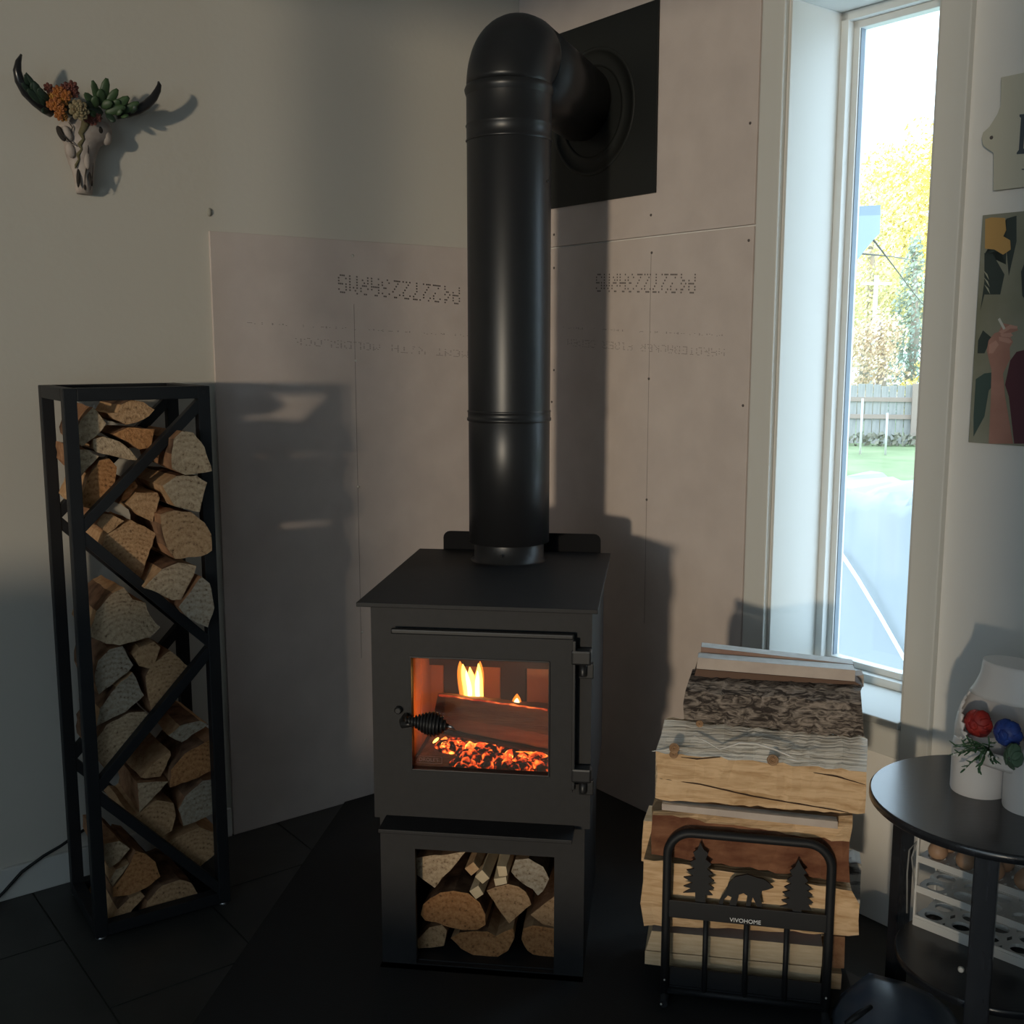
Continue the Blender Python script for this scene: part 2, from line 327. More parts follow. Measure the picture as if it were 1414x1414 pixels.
# paint smudge patches on the wall
tag(MB().ball(Lpx(289, 293, .0005), .006, .006, .010, 10, 6, Matrix.Rotation(0, 3, 'Z')).build('wall_plug', mat('filler_grey', (.33, .32, .28), .9)), 'small grey filled plug mark on the wall above the cement board edge', 'wall plug')
# power cord along the left wall
pts = [Lpx(-12, 1249, .03) + Z * .0, Lpx(5, 1232, .02), Lpx(30, 1204, .02), Lpx(60, 1182, .02), Lpx(84, 1168, .02), Lpx(110, 1150, .02), Lpx(125, 1140, .006)]
tag(MB().tube(pts, .0035, 8).build('power_cord', M_black), 'dark power cord running up the wall behind the log rack', 'cord')

# ------------------------------------------------------------------ wood stove
SX0, SX1, SY0, SY1 = -.537, -.110, 1.990, 2.46
stove = thing('wood_stove', (-.328, 2.22, PADZ), 'black pedestal wood stove with a fire burning behind its glass door', 'wood stove')
PZ = .752; BZ = .318
MB().box((-.558, 1.962, PZ), (-.098, 2.53, .7605)).build('top_plate', M_stove, stove, .0015)
# hollow firebox shell: sides, back, bottom, top, front frame around the door opening
gTL, gTR, gBL, gBR = onY(569, 903, 1.985), onY(760, 910, 1.985), onY(572, 1055, 1.985), onY(759, 1066, 1.985)
GX0, GX1, GZ0, GZ1 = gBL.x, gTR.x, gBL.z - .003, gTL.z
b = MB()
b.box((SX0, SY0, BZ), (SX0 + .012, SY1, PZ)).box((SX1 - .012, SY0, BZ), (SX1, SY1, PZ)).box((SX0 + .012, SY1 - .012, BZ), (SX1 - .012, SY1, PZ))
b.box((SX0 + .012, SY0, BZ), (SX1 - .012, SY1 - .012, BZ + .012)).box((SX0 + .012, SY0 + .0, PZ - .012), (SX1 - .012, SY1 - .012, PZ))
b.box((SX0 + .012, SY0, BZ + .012), (GX0 - .012, SY0 + .012, PZ - .012)).box((GX1 + .012, SY0, BZ + .012), (SX1 - .012, SY0 + .012, PZ - .012))
b.box((GX0 - .012, SY0, BZ + .012), (GX1 + .012, SY0 + .012, GZ0 - .012)).box((GX0 - .012, SY0, GZ1 + .012), (GX1 + .012, SY0 + .012, PZ - .012))
body = b.build('body', M_stove, stove)
# door
dTL, dBR = onY(540, 872, 1.966), onY(790, 1096, 1.966)
DX0, DX1, DZ0, DZ1 = dTL.x, dBR.x, dBR.z, dTL.z; DY0, DY1 = 1.966, 1.988
b = MB()
b.box((DX0, DY0, DZ0), (GX0, DY1, DZ1)).box((GX1, DY0, DZ0), (DX1, DY1, DZ1)).box((GX0, DY0, DZ0), (GX1, DY1, GZ0)).box((GX0, DY0, GZ1), (GX1, DY1, DZ1))
door = b.build('door', M_stove, stove)
b = MB(); b.bar((GX0 - .002, DY0 + .0, GZ0), (GX1 + .002, DY0, GZ0), .006, .003).bar((GX0, DY0, GZ0 - .002), (GX0, DY0, GZ1 + .002), .006, .003, V((1, 0, 0)))
b.bar((GX1, DY0, GZ0), (GX1, DY0, GZ1), .006, .003, V((1, 0, 0))).bar((GX0, DY0, GZ1), (GX1, DY0, GZ1), .006, .003); b.build('glass_bead', M_iron, door, .0008)
MB().box((GX0 - .004, DY1 - .006, GZ0 - .004), (GX1 + .004, DY1 - .001, GZ1 + .004)).build('glass', M_stoveglass, door)
b = MB(); b.bar((DX0 - .001, DY0 + .006, DZ1), (DX1 + .001, DY0 + .006, DZ1), .014, .010); b.build('door_lip', M_iron, door, .003)
# maker's mark etched on the glass
gy = DY0 + .0145; lx0, lz0, lx1, lz1 = GX0 + .004, GZ0 + .008, GX0 + .056, GZ0 + .022
M_etch = mat('etched_mark', (.16, .10, .085), .6); b = MB()
cyc = []
for cx, cz, a0 in ((lx1 - .003, lz1 - .003, 0), (lx0 + .003, lz1 - .003, 90), (lx0 + .003, lz0 + .003, 180), (lx1 - .003, lz0 + .003, 270)):
    for k in range(4): a = math.radians(a0 + 30 * k); cyc.append(V((cx + .003 * math.cos(a), gy, cz + .003 * math.sin(a))))
b.tube(cyc + [cyc[0]], .0005, 6); b.build('etched_border', M_etch, door)
textmesh('etched_lettering', 'DROLET', .0105, ((lx0 + lx1) / 2, gy, (lz0 + lz1) / 2), V((1, 0, 0)), Z, M_etch, door)
# hinges
for (ya, yb) in ((898, 918), (1061, 1080)):
    hz1, hz0 = onY(803, ya, 1.965).z, onY(803, yb, 1.965).z; hx = onY(792, ya, 1.965).x; hx2 = onY(817, ya, 1.965).x
    h = MB().box((hx - .004, 1.958, hz0), (hx2, 1.985, hz1)).build('hinge', M_iron, door, .004)
    pxm = onY(805, ya, 1.965).x; MB().lathe((pxm, 1.972, hz0 - .024), [(.007, 0), (.0075, .002), (.0075, .024)], 12).build('hinge_pin', M_iron, h)
    MB().box((pxm - .008, 1.975, hz0 - .03), (pxm + .02, 1.991, hz0 - .001)).build('hinge_lug', M_iron, h, .002)
hxx = onY(793, 900, 1.965).x
MB().bar((hxx, 1.962, DZ0 + .01), (hxx, 1.962, DZ1 - .005), .006, .006, V((1, 0, 0))).build('door_edge_strip', M_iron, door, .001)
# spring-coil handle
HY = 1.915
hp = onY(549, 982, 1.955)
MB().lathe((hp.x, 1.966, hp.z), [(.0075, 0), (.0075, .008), (.005, .011)], 12, V((0, -1, 0))).build('latch_bolt', M_iron, door)
hd0 = onY(556, 996, 1.935); b = MB()
b.tube([(hd0.x, 1.968, hd0.z), (hd0.x, 1.935, hd0.z), (hd0.x + .004, HY + .004, hd0.z - .001), onY(575, 998, HY)], [.007, .007, .0068, .0065], 10)
hand = b.build('handle', M_iron, door)
A, B = onY(560, 994, HY), onY(618, 1003, HY); ax = (B - A); Ln = ax.length; ax.normalize(); u = ax.orthogonal().normalized(); v = ax.cross(u); cp = []
for i in range(13 * 14 + 1):
    t = i / (13 * 14); rr = .0055 + .0165 * math.sin(math.pi * min(1, t * 1.02) ** 1.7) if t < .98 else .004
    a = 2 * math.pi * 13 * t; cp.append(A + ax * (Ln * t) + (u * math.cos(a) + v * math.sin(a)) * rr)
MB().tube(cp, .0021, 6).build('coil_grip', M_iron, hand)
MB().lathe(A, [(.004 + .0165 * math.sin(math.pi * min(1, k / 16 * 1.02) ** 1.7) * .95, Ln * k / 16) for k in range(17)], 14, ax).build('grip_core', M_black, hand)
MB().tube([B - ax * .002, B + ax * .008, B + ax * .014 - Z * .004], [.003, .0025, .001], 8).build('grip_tip', M_steel, hand)
# ash lip
a0, a1 = onY(522, 1148, 1.925), onY(790, 1163, 1.925); lipz = (a0.z + a1.z) / 2
MB().box((a0.x, 1.925, lipz - .004), (a1.x, 1.992, lipz + .004)).build('ash_lip', M_stove, stove, .0015)
# pedestal with wood store
QX0, QX1 = onY(527, 1250, 1.995).x, onY(806, 1262, 1.995).x; OX0, OX1 = onY(574, 1250, 1.995).x, onY(765, 1262, 1.995).x
OZ1 = onY(670, 1178, 1.995).z; OZ0 = onY(670, 1337, 1.995).z; QY0 = 1.995
b = MB()
b.box((QX0, QY0, PADZ), (OX0, QY0 + .012, BZ)).box((OX1, QY0, PADZ), (QX1, QY0 + .012, BZ)).box((OX0, QY0, OZ1), (OX1, QY0 + .012, BZ)).box((OX0, QY0, PADZ), (OX1, QY0 + .012, OZ0))
b.box((QX0, QY0 + .012, PADZ), (QX0 + .01, SY1 - .02, BZ)).box((QX1 - .01, QY0 + .012, PADZ), (QX1, SY1 - .02, BZ)).box((QX0 + .01, SY1 - .03, PADZ), (QX1 - .01, SY1 - .02, BZ))
b.box((QX0 + .01, QY0 + .012, PADZ), (QX1 - .01, SY1 - .03, .0105))
b.build('pedestal', M_stove, stove)
MB().box((QX0 - .003, QY0 - .022, PADZ), (QX1 + .003, QY0, OZ0 - .018)).build('pedestal_plinth', M_stove, stove, .002)
# rear heat deflector with rounded top corners
r0, r1 = onY(610, 735, 2.515), onY(829, 740, 2.515); zt = r0.z + .0; rc = .016; poly = [V((r0.x, 2.515, .62)), V((r1.x, 2.515, .62))]
for cx, a0 in ((r1.x - rc, 0), (r0.x + rc, 90)):
    for k in range(5): a = math.radians(a0 + 22.5 * k); poly.append(V((cx + rc * math.cos(a), 2.515, zt - rc + rc * math.sin(a))))
poly2 = [p + V((0, .02, 0)) for p in poly]
MB().prism(poly2, V((0, .004, 0))).build('rear_heat_shield', mat('shield_matt_black', (.010, .010, .011), .85, spec=.1), stove)
# firebox lining: individual firebricks
M_brick = mat('firebrick', (.50, .30, .20), .85, col2=(.60, .38, .26), scale=16, bump=.3, bscale=60)
M_scor = mat('scorched_steel', (.05, .04, .035), .8)
FB = 2.34; FZ = GZ0 - .055
fbx = lambda px_: onY(px_, 960, FB).x
BTOP = onY(660, 917, FB).z
for x0, x1 in ((545, 613), (637, 691), (727, 800)):
    MB().box((fbx(x0), FB, FZ), (fbx(x1), FB + .03, BTOP)).build('firebrick', M_brick, stove, .003)
for x0, x1 in ((613.5, 636.5), (691.5, 726.5)): MB().box((fbx(x0), FB - .004, FZ), (fbx(x1), FB + .02, BTOP)).build('rear_air_plate', M_scor, stove, .003)
MB().box((SX0 + .014, FB - .02, BTOP), (SX1 - .014, SY1 - .016, BTOP + .08)).build('rear_baffle_plate', M_scor, stove)
for x0 in (SX0 + .014, SX1 - .044):
    for k in range(3): MB().box((x0, 2.02 + .108 * k, FZ), (x0 + .03, 2.124 + .108 * k, FZ + .225)).build('firebrick', M_brick, stove, .003)
MB().box((SX0 + .014, 2.01, FZ - .03), (SX1 - .014, SY1 - .014, FZ)).build('firebox_floor', M_scor, stove)
MB().box((SX0 + .014, 2.01, GZ1 + .012), (SX1 - .014, SY1 - .014, GZ1 + .024)).build('baffle', M_scor, stove)
b = MB()
for yy in (2.05, 2.14): b.tube([(SX0 + .02, yy, GZ1 + .0), (SX1 - .02, yy, GZ1 + .0)], .010, 10)
b.build('air_tubes', M_scor, stove)

# fire
def emat(name, c0, c1, s0, s1, scale=30, base=(.03, .02, .02), pos=(.45, .62)):
    m = bpy.data.materials.new(name); m.use_nodes = True; nt = m.node_tree; p = nt.nodes['Principled BSDF']; p.inputs['Base Color'].default_value = (*base, 1); p.inputs['Roughness'].default_value = .9
    tc = nt.nodes.new('ShaderNodeTexCoord'); n = nt.nodes.new('ShaderNodeTexNoise'); n.inputs['Scale'].default_value = scale; n.inputs['Detail'].default_value = 4
    r = nt.nodes.new('ShaderNodeValToRGB'); r.color_ramp.elements[0].position = pos[0]; r.color_ramp.elements[1].position = pos[1]; r.color_ramp.elements[0].color = (*c0, 1); r.color_ramp.elements[1].color = (*c1, 1)
    r2 = nt.nodes.new('ShaderNodeMapRange'); r2.inputs[1].default_value = pos[0]; r2.inputs[2].default_value = pos[1]; r2.inputs[3].default_value = s0; r2.inputs[4].default_value = s1
    nt.links.new(tc.outputs['Object'], n.inputs['Vector']); nt.links.new(n.outputs[0], r.inputs[0]); nt.links.new(n.outputs[0], r2.inputs[0])
    nt.links.new(r.outputs[0], p.inputs['Emission Color']); nt.links.new(r2.outputs[0], p.inputs['Emission Strength']); MATS[name] = m; return m
M_ember = emat('glowing_embers', (.5, .02, .004), (1.0, .16, .025), .0, 2.6, 55)
M_emberhot = emat('hot_embers', (1.0, .10, .02), (1.0, .42, .08), .8, 3.2, 60)
M_ash = mat('wood_ash', (.16, .12, .10), .95, col2=(.26, .20, .17), scale=30, bump=.6, bscale=60)
M_char = mat('charring_wood', (.24, .11, .06), .85, col2=(.36, .18, .10), scale=7, stretch=(2, 14, 14), bump=.6, bscale=24)
M_chard = mat('charred_black', (.025, .018, .015), .9, bump=.8, bscale=50)
def flame_mat(name, c, s):
    m = bpy.data.materials.new(name); m.use_nodes = True; nt = m.node_tree; nt.nodes.clear(); N = nt.nodes
    out = N.new('ShaderNodeOutputMaterial'); e = N.new('ShaderNodeEmission'); e.inputs[0].default_value = (*c, 1); e.inputs[1].default_value = s
    t = N.new('ShaderNodeBsdfTransparent'); mx = N.new('ShaderNodeMixShader'); lw = N.new('ShaderNodeLayerWeight'); lw.inputs[0].default_value = .35
    r = N.new('ShaderNodeMapRange'); r.inputs[3].default_value = .92; r.inputs[4].default_value = .0
    nt.links.new(lw.outputs['Facing'], r.inputs[0]); nt.links.new(r.outputs[0], mx.inputs[0]); nt.links.new(t.outputs[0], mx.inputs[1]); nt.links.new(e.outputs[0], mx.inputs[2]); nt.links.new(mx.outputs[0], out.inputs[0])
    MATS[name] = m; return m
M_fl = flame_mat('flame_yellow', (1.0, .55, .10), 4.5); M_flo = flame_mat('flame_orange', (1.0, .25, .03), 1.6); M_flw = flame_mat('flame_core', (1.0, .80, .35), 5.0)
bedy = 2.16
def embed(name, x0, x1, y0, y1, z0, hfun, m, n=(26, 14)):
    b = MB(); vs = []; nx, ny = n
    for j in range(ny + 1):
        for i in range(nx + 1):
            x = x0 + (x1 - x0) * i / nx; y = y0 + (y1 - y0) * j / ny; e = 0 if i in (0, nx) or j in (0, ny) else 1
            vs.append((x, y, z0 + e * hfun(i / nx, j / ny)))
    b.add(vs, [(j * (nx + 1) + i, j * (nx + 1) + i + 1, (j + 1) * (nx + 1) + i + 1, (j + 1) * (nx + 1) + i) for j in range(ny) for i in range(nx)], 0, False)
    vs2 = [(x0, y0, z0), (x1, y0, z0), (x1, y1, z0), (x0, y1, z0)]; b.add(vs2, [(0, 1, 2, 3)]); return b.build(name, m)
rr = random.Random(3)
zba, zbb = onY(690, 1066, 2.02).z - .010, onY(690, 1034, 2.17).z - .012
ash = embed('ash_bed', SX0 + .05, SX1 - .05, 2.012, 2.33, FZ, lambda u, v: max(.003, zba - FZ + (zbb - zba) * min(1, v * .318 / .158)) + .005 * rr.random(), M_ash); ash['kind'] = 'stuff'
tag(ash, 'grey brown ash bed on the firebox floor below the embers', 'ash')
# each chunk of ember is a small faceted coal
eg = 'glowing coals in the firebox'
for k in range(120):
    u = rr.random(); pxx = 612 + 146 * u; pyy = 1026 + 18 * u + (36 - 18 * u) * rr.random() ** 1.1 if u > .12 else 1026 + 14 * rr.random()
    Yp = 2.02 + (1066 - pyy) / 32 * .15; P = onY(pxx, pyy, Yp); s = .008 + .010 * rr.random()
    me = MB(); q = Matrix.Rotation(rr.random() * 3, 3, V((rr.random() - .5, rr.random() - .5, rr.random() - .5)).normalized())
    me.ball(P, s * 1.4, s * .9, s * .75, 7, 5, q)
    for i in range(len(me.sm)): me.sm[i] = False
    hot = pyy < 1036 + 26 * u
    tag(me.build('ember_coal', M_emberhot if (hot and k % 3 == 0) else M_ember), 'glowing red ember coal under the burning log', 'coal', eg)
# burning log
def polylog_line(name, rows, m, nseg=14, jit=.002, seed=1, mats=None, rowmat=None, parent=None):
    """a log lying along the picture: rows = list of (depth plane fn, px left, px right); closed profile lofted from left to right"""
    r = random.Random(seed); n = len(rows); b = MB(); vs = []
    ends = [(f(*a), f(*c)) for f, a, c in rows]
    for i in range(nseg + 1):
        t = i / nseg
        for k, (P, Q) in enumerate(ends):
            j = V((r.uniform(-1, 1), r.uniform(-1, 1), r.uniform(-1, 1))) * jit
            vs.append(P.lerp(Q, t) + j)
    fs = [(i * n + k, i * n + (k + 1) % n, (i + 1) * n + (k + 1) % n, (i + 1) * n + k) for i in range(nseg) for k in range(n)]
    b.add(vs, fs, 0)
    if rowmat: b.m = [rowmat[k] for i in range(nseg) for k in range(n)]
    b.f += [list(range(n))[::-1], [nseg * n + k for k in range(n)]]; b.m += [(len(mats) - 1) if mats else 0] * 2; b.sm += [False] * 2
    return b.build(name, mats or m, parent)
def pY(Y): return lambda x, y: onY(x, y, Y)
lg = polylog_line('burning_log', [(pY(2.12), (598, 1006), (785, 1046)), (pY(2.115), (600, 985), (785, 1020)), (pY(2.13), (604, 958), (785, 986)), (pY(2.20), (612, 956), (785, 975)), (pY(2.22), (612, 1000), (785, 1030))], M_char, 16, .0016, 4,
                  mats=[M_char, M_chard, M_emberhot], rowmat=[0, 0, 0, 1, 1])
tag(lg, 'split log burning in the firebox with a glowing top edge', 'firewood')
b = MB(); pts = []
for i in range(20): t = i / 19; pts.append(onY(606 + 150 * t, 959.5 + 21 * t + rr.uniform(-1, 1), 2.128))
b.tube(pts, [.0014 + .0012 * rr.random() for _ in pts], 6); b.build('glowing_edge', emat('edge_glow', (.55, .04, .01), (1., .22, .05), .5, 1.3, 40), lg)
b = MB(); pts = [onY(604 + 181 * i / 12, 1008 + 36.0 * i / 12, 2.118) for i in range(13)]; b.tube(pts, [.005 + .002 * rr.random() for _ in pts], 7); b.build('charred_underside', M_chard, lg)
def flame(base, top, wd, Y, sway, b):
    P, Q = onY(*base, Y), onY(*top, Y); pts = []; rs = []
    for i in range(15):
        t = i / 14; p = P.lerp(Q, t); p.x += sway * math.sin(t * 5) ; pts.append(p); rs.append(max(.0006, wd * (math.sin(math.pi * min(1, .18 + t * .82)) ** .8)))
    b.tube(pts, rs, 14)
fo = thing('flame', onY(652, 966, 2.19), 'tall yellow flame rising behind the burning log', 'flame')
b = MB(); flame((642, 970), (637, 913), .014, 2.20, .003, b); flame((662, 972), (661, 913), .013, 2.205, -.003, b); b.build('flame_tongue', M_flo, fo)
b = MB(); flame((645, 968), (641, 917), .0115, 2.195, .003, b); flame((664, 970), (659, 916), .0105, 2.20, -.0025, b); flame((654, 968), (650, 921), .011, 2.197, .002, b); b.build('flame_body', M_fl, fo)
b = MB(); flame((648, 966), (645, 926), .007, 2.19, .002, b); flame((661, 968), (658, 926), .0065, 2.193, -.002, b); b.build('flame_core', M_flw, fo)
f2 = MB(); flame((713, 978), (714, 958), .010, 2.19, .0, f2); f2 = f2.build('flame', M_flo); tag(f2, 'small round flame flickering on the log top near the rear air plate', 'flame')
b = MB(); flame((713, 976), (714, 964), .0065, 2.18, .0, b); b.build('flame_core', M_flw, f2)
for i, (a, c, wd, lab) in enumerate((((712, 1038), (756, 1044), 5, 'wide low yellow flame licking under the log end by the hinges'), ((598, 1026), (606, 1019), 2, 'tiny spark of flame under the log beside the coil handle'))):
    b = MB(); P, Q = onY(*a, 2.105), onY(*c, 2.105); b.tube([P.lerp(Q, k / 6) + Z * (.001 * (k % 2)) for k in range(7)], [.0006, .0018, .003, .0022, .003, .002, .0008] if i == 0 else [.001, .002, .003, .003, .003, .002, .001], 8)
    tag(b.build('flame', M_fl if i else M_flo), lab, 'flame')
def plight(name, loc, e, col, r):
    a = bpy.data.lights.new(name, 'POINT'); a.energy = e; a.color = col; a.shadow_soft_size = r; q = bpy.data.objects.new(name, a); COL.objects.link(q); q.location = loc
plight('fire_glow', onY(652, 940, 2.205), .42, (1., .24, .06), .02)

# ------------------------------------------------------------------ stove pipe and flue plate
PX, PY, PR = -.3265, 2.43, .0915
def zfr(y): return onY(703, y, PY - PR).z
zc = .7605; z1, z2, z3, z4, z5 = zfr(757), zfr(585), zfr(185), zfr(163), zfr(104)
pipe = thing('stove_pipe', (PX, PY, zc), 'tall black stove pipe rising from the stove to a wall elbow', 'stove pipe')
MB().lathe((PX, PY, zc), [(.088, 0), (.080, .002), (.080, z1 - zc + .01)], 48, cap=False).build('flue_collar', M_pipe, pipe)
MB().lathe((PX, PY, 0), [(PR - .004, z1), (PR, z1 + .001), (PR, z2 - .003), (PR - .001, z2 - .001), (PR - .001, z2)], 56, cap=False).build('lower_section', M_pipe, pipe)
MB().lathe((PX, PY, 0), [(PR + .001, z2), (PR + .0035, z2 + .002), (PR + .0035, z2 + .007), (PR + .0015, z2 + .009), (PR + .0015, z2 + .020), (PR + .003, z2 + .022), (PR + .001, z2 + .025)], 56, cap=False).build('joint_band', M_pipe, pipe)
MB().lathe((PX, PY, 0), [(PR + .0005, z2 + .024), (PR + .0005, z3 - .002), (PR - .0005, z3)], 56, cap=False).build('upper_section', M_pipe, pipe)
MB().lathe((PX, PY, 0), [(PR + .001, z3 - .001), (PR + .003, z3 + .0015), (PR + .001, z3 + .004), (PR + .001, z4 - .003), (PR + .003, z4), (PR + .001, z4 + .003), (PR + .001, 1.785)], 56, cap=False).build('elbow_sleeve', M_pipe, pipe)
for px_, py_ in ((690, 620), (756, 250), (693, 768)):
    P = onY(px_, py_, PY - PR + .004); MB().ball(P, .003, .003, .003, 8, 6).build('pipe_screw', M_pipe, pipe)
pc = RW(.332, 1.844)
LEG = V((RW(.272, 0).x - PX, RW(.272, 0).y - PY, 0)).normalized()
RB = .080; ER = .0925; zb = 1.79
Cc = V((PX, PY, zb)) + LEG * RB
pts = [V((PX, PY, zb + .002))] + [Cc + (-LEG * math.cos(a) + Z * math.sin(a)) * RB for a in [math.radians(90 * k / 14) for k in range(15)]]
zax = zb + RB
MB().tube(pts, ER, 48, caps=False).build('elbow', M_pipe, pipe)
MB().lathe((PX, PY, zb - .006), [(PR + .001, -.010), (ER + .003, -.002), (ER + .004, .004), (ER + .0005, .012)], 56, cap=False).build('elbow_lip', M_pipe, pipe)
qe = RW(.272, zax); endp = qe - LEG * .03
MB().tube([Cc + Z * RB - LEG * .002, endp], PR + .002, 48).build('wall_section', M_pipe, pipe)
plt = thing('flue_plate', pc + NR * (BT + .001), 'large black square wall plate behind the stove pipe elbow', 'wall plate')
hs = .2255; pcz = 1.844
MB().obox(RW(.332 - hs, pcz - hs, BT + .002), UR * 2 * hs, NR * .006, Z * 2 * hs).build('plate', M_plate, plt, .001)
pcen = RW(.322, 1.846, BT + .008)
MB().lathe(pcen, [(.160, -.001), (.160, .0012), (.157, .002), (.150, .0012), (.150, .0008), (.122, .0008), (.120, .002), (.112, .002), (.112, -.001)], 56, NR, cap=False).build('trim_ring', M_plate, plt)

# ------------------------------------------------------------------ firewood
def densify(poly, step, r, jit):
    out = []; n = len(poly)
    for i in range(n):
        a, c = poly[i], poly[(i + 1) % n]; k = max(1, int((c - a).length / step))
        d = (c - a); nn = (d).normalized()
        for j in range(k):
            p = a + d * (j / k)
            if j: p = p + V((r.uniform(-1, 1), r.uniform(-1, 1))) * jit
            out.append(p)
    return out
def firewood(name, poly3, ext, length, em, seed, up=Z, side=None, slope=0., zmin=None, umax=None):
    """poly3: outline of the sawn end, ext: unit direction into the stack; the prism is lofted with wobble, end grain on both ends"""
    r = random.Random(seed); c = sum(poly3, V((0, 0, 0))) / len(poly3)
    ux = up.cross(ext); ux.normalize(); uz = ext.cross(ux)
    p2 = [V(((p - c).dot(ux), (p - c).dot(uz))) for p in poly3]
    n0 = len(p2); turn = []
    for i in range(n0):
        a, m_, d = p2[i - 1], p2[i], p2[(i + 1) % n0]
        try: turn.append(abs((m_ - a).angle(d - m_)))
        except Exception: turn.append(0)
    dp = []; bark = []
    for i in range(n0):
        a, q = p2[i], p2[(i + 1) % n0]; k = max(1, int((q - a).length / .012)); cur = turn[i] < .75 and turn[(i + 1) % n0] < .75
        for j in range(k):
            p = a + (q - a) * (j / k)
            if j: p = p + V((r.uniform(-1, 1), r.uniform(-1, 1))) * .0013
            dp.append(p); bark.append(cur)
    n = len(dp); ts = [0, .2, .4, .6, .8, 1.] if umax is None else [0, umax[2] / length, .3, .55, .8, 1.]; NL_ = 5; vs = []; b = MB(); tap = r.uniform(.88, 1.0); tw = V((r.uniform(-.006, .006), r.uniform(-.004, .004)))
    for l in range(NL_ + 1):
        t = ts[l]; s = 1 + (tap - 1) * t
        for p in dp:
            j = 0 if l == 0 else .0014
            q = p * s + tw * t + V((r.uniform(-j, j), r.uniform(-j, j)))
            vs.append(c + ux * q.x + uz * q.y + ext * (length * t) + uz * (slope * t))
    if umax is not None:      # keep the body clear of a post: limit along axis umax[0] beyond the first ring
        for q in vs[n:]:
            e_ = (q - umax[3]).dot(umax[0]) - umax[1]
            if e_ > 0: q -= umax[0] * e_
    if zmin is not None:
        for q in vs: q.z = max(q.z, zmin)
    b.add(vs, [(l * n + k, l * n + (k + 1) % n, (l + 1) * n + (k + 1) % n, (l + 1) * n + k) for l in range(NL_) for k in range(n)], 1)
    b.m = [(2 if bark[k] else 1) for l in range(NL_) for k in range(n)]
    b.f += [list(range(n))[::-1], [NL_ * n + k for k in range(n)]]; b.m += [0, 0]; b.sm += [False, False]
    return b.build(name, [em, side or SPLIT[seed % 2], BARK])

# tall rack
ra = math.radians(41.); EX = V((math.cos(ra), math.sin(ra), 0)); EY = V((-math.sin(ra), math.cos(ra), 0))
R0 = V((-1.147, 1.997, 0)); RWd, RDp, RHt = .2914, .250, 1.161
rack = thing('log_rack', R0 + EX * RWd / 2 + EY * RDp / 2, 'tall narrow black steel log rack with zigzag braces against the left wall', 'log rack')
pw = .026
def RP(u, v, z): return R0 + EX * u + EY * v + Z * z
for u in (0, RWd - pw):
    for v in (0, RDp - pw): MB().obox(RP(u, v, .006), EX * pw, EY * pw, Z * (RHt - .006)).build('post', M_black, rack, .002)
for z in (RHt - pw, .007):
    for v in (0, RDp - pw): MB().obox(RP(pw, v, z), EX * (RWd - 2 * pw), EY * pw, Z * pw).build('rail', M_black, rack, .002)
    for u in (0, RWd - pw): MB().obox(RP(u, pw, z), EX * pw, EY * (RDp - 2 * pw), Z * pw).build('rail', M_black, rack, .002)
zz = [(RWd - pw / 2, RHt - .03), (pw / 2, .875), (RWd - pw / 2, .600), (pw / 2, .325), (RWd - pw / 2, .03)]
for v in (pw / 2, RDp - pw / 2):
    for (ua, za), (ub, zb_) in zip(zz[:-1], zz[1:]): MB().bar(RP(ua, v, za), RP(ub, v, zb_), pw * .8, pw * .9, EY).build('brace', M_black, rack, .0015)
for u in (pw / 2, RWd - pw / 2):
    for v in (pw / 2, RDp - pw / 2): MB().lathe(RP(u, v, 0), [(.011, 0), (.012, .002), (.009, .007)], 12).build('foot', M_steel, rack)
MB().lathe(RP(RWd - pw * .5, 0, RHt - pw / 2), [(.004, 0), (.004, .001)], 10, -EY).build('bolt', M_iron, rack)

def zp(pts, ox, oy, s): return [(ox + x * s, oy + y * s) for x, y in pts]
k2 = 320 / 1414
A2 = lambda p: zp(p, 20, 500, k2); A3 = lambda p: zp(p, 20, 760, k2); A4 = lambda p: zp(p, 20, 1000, k2)
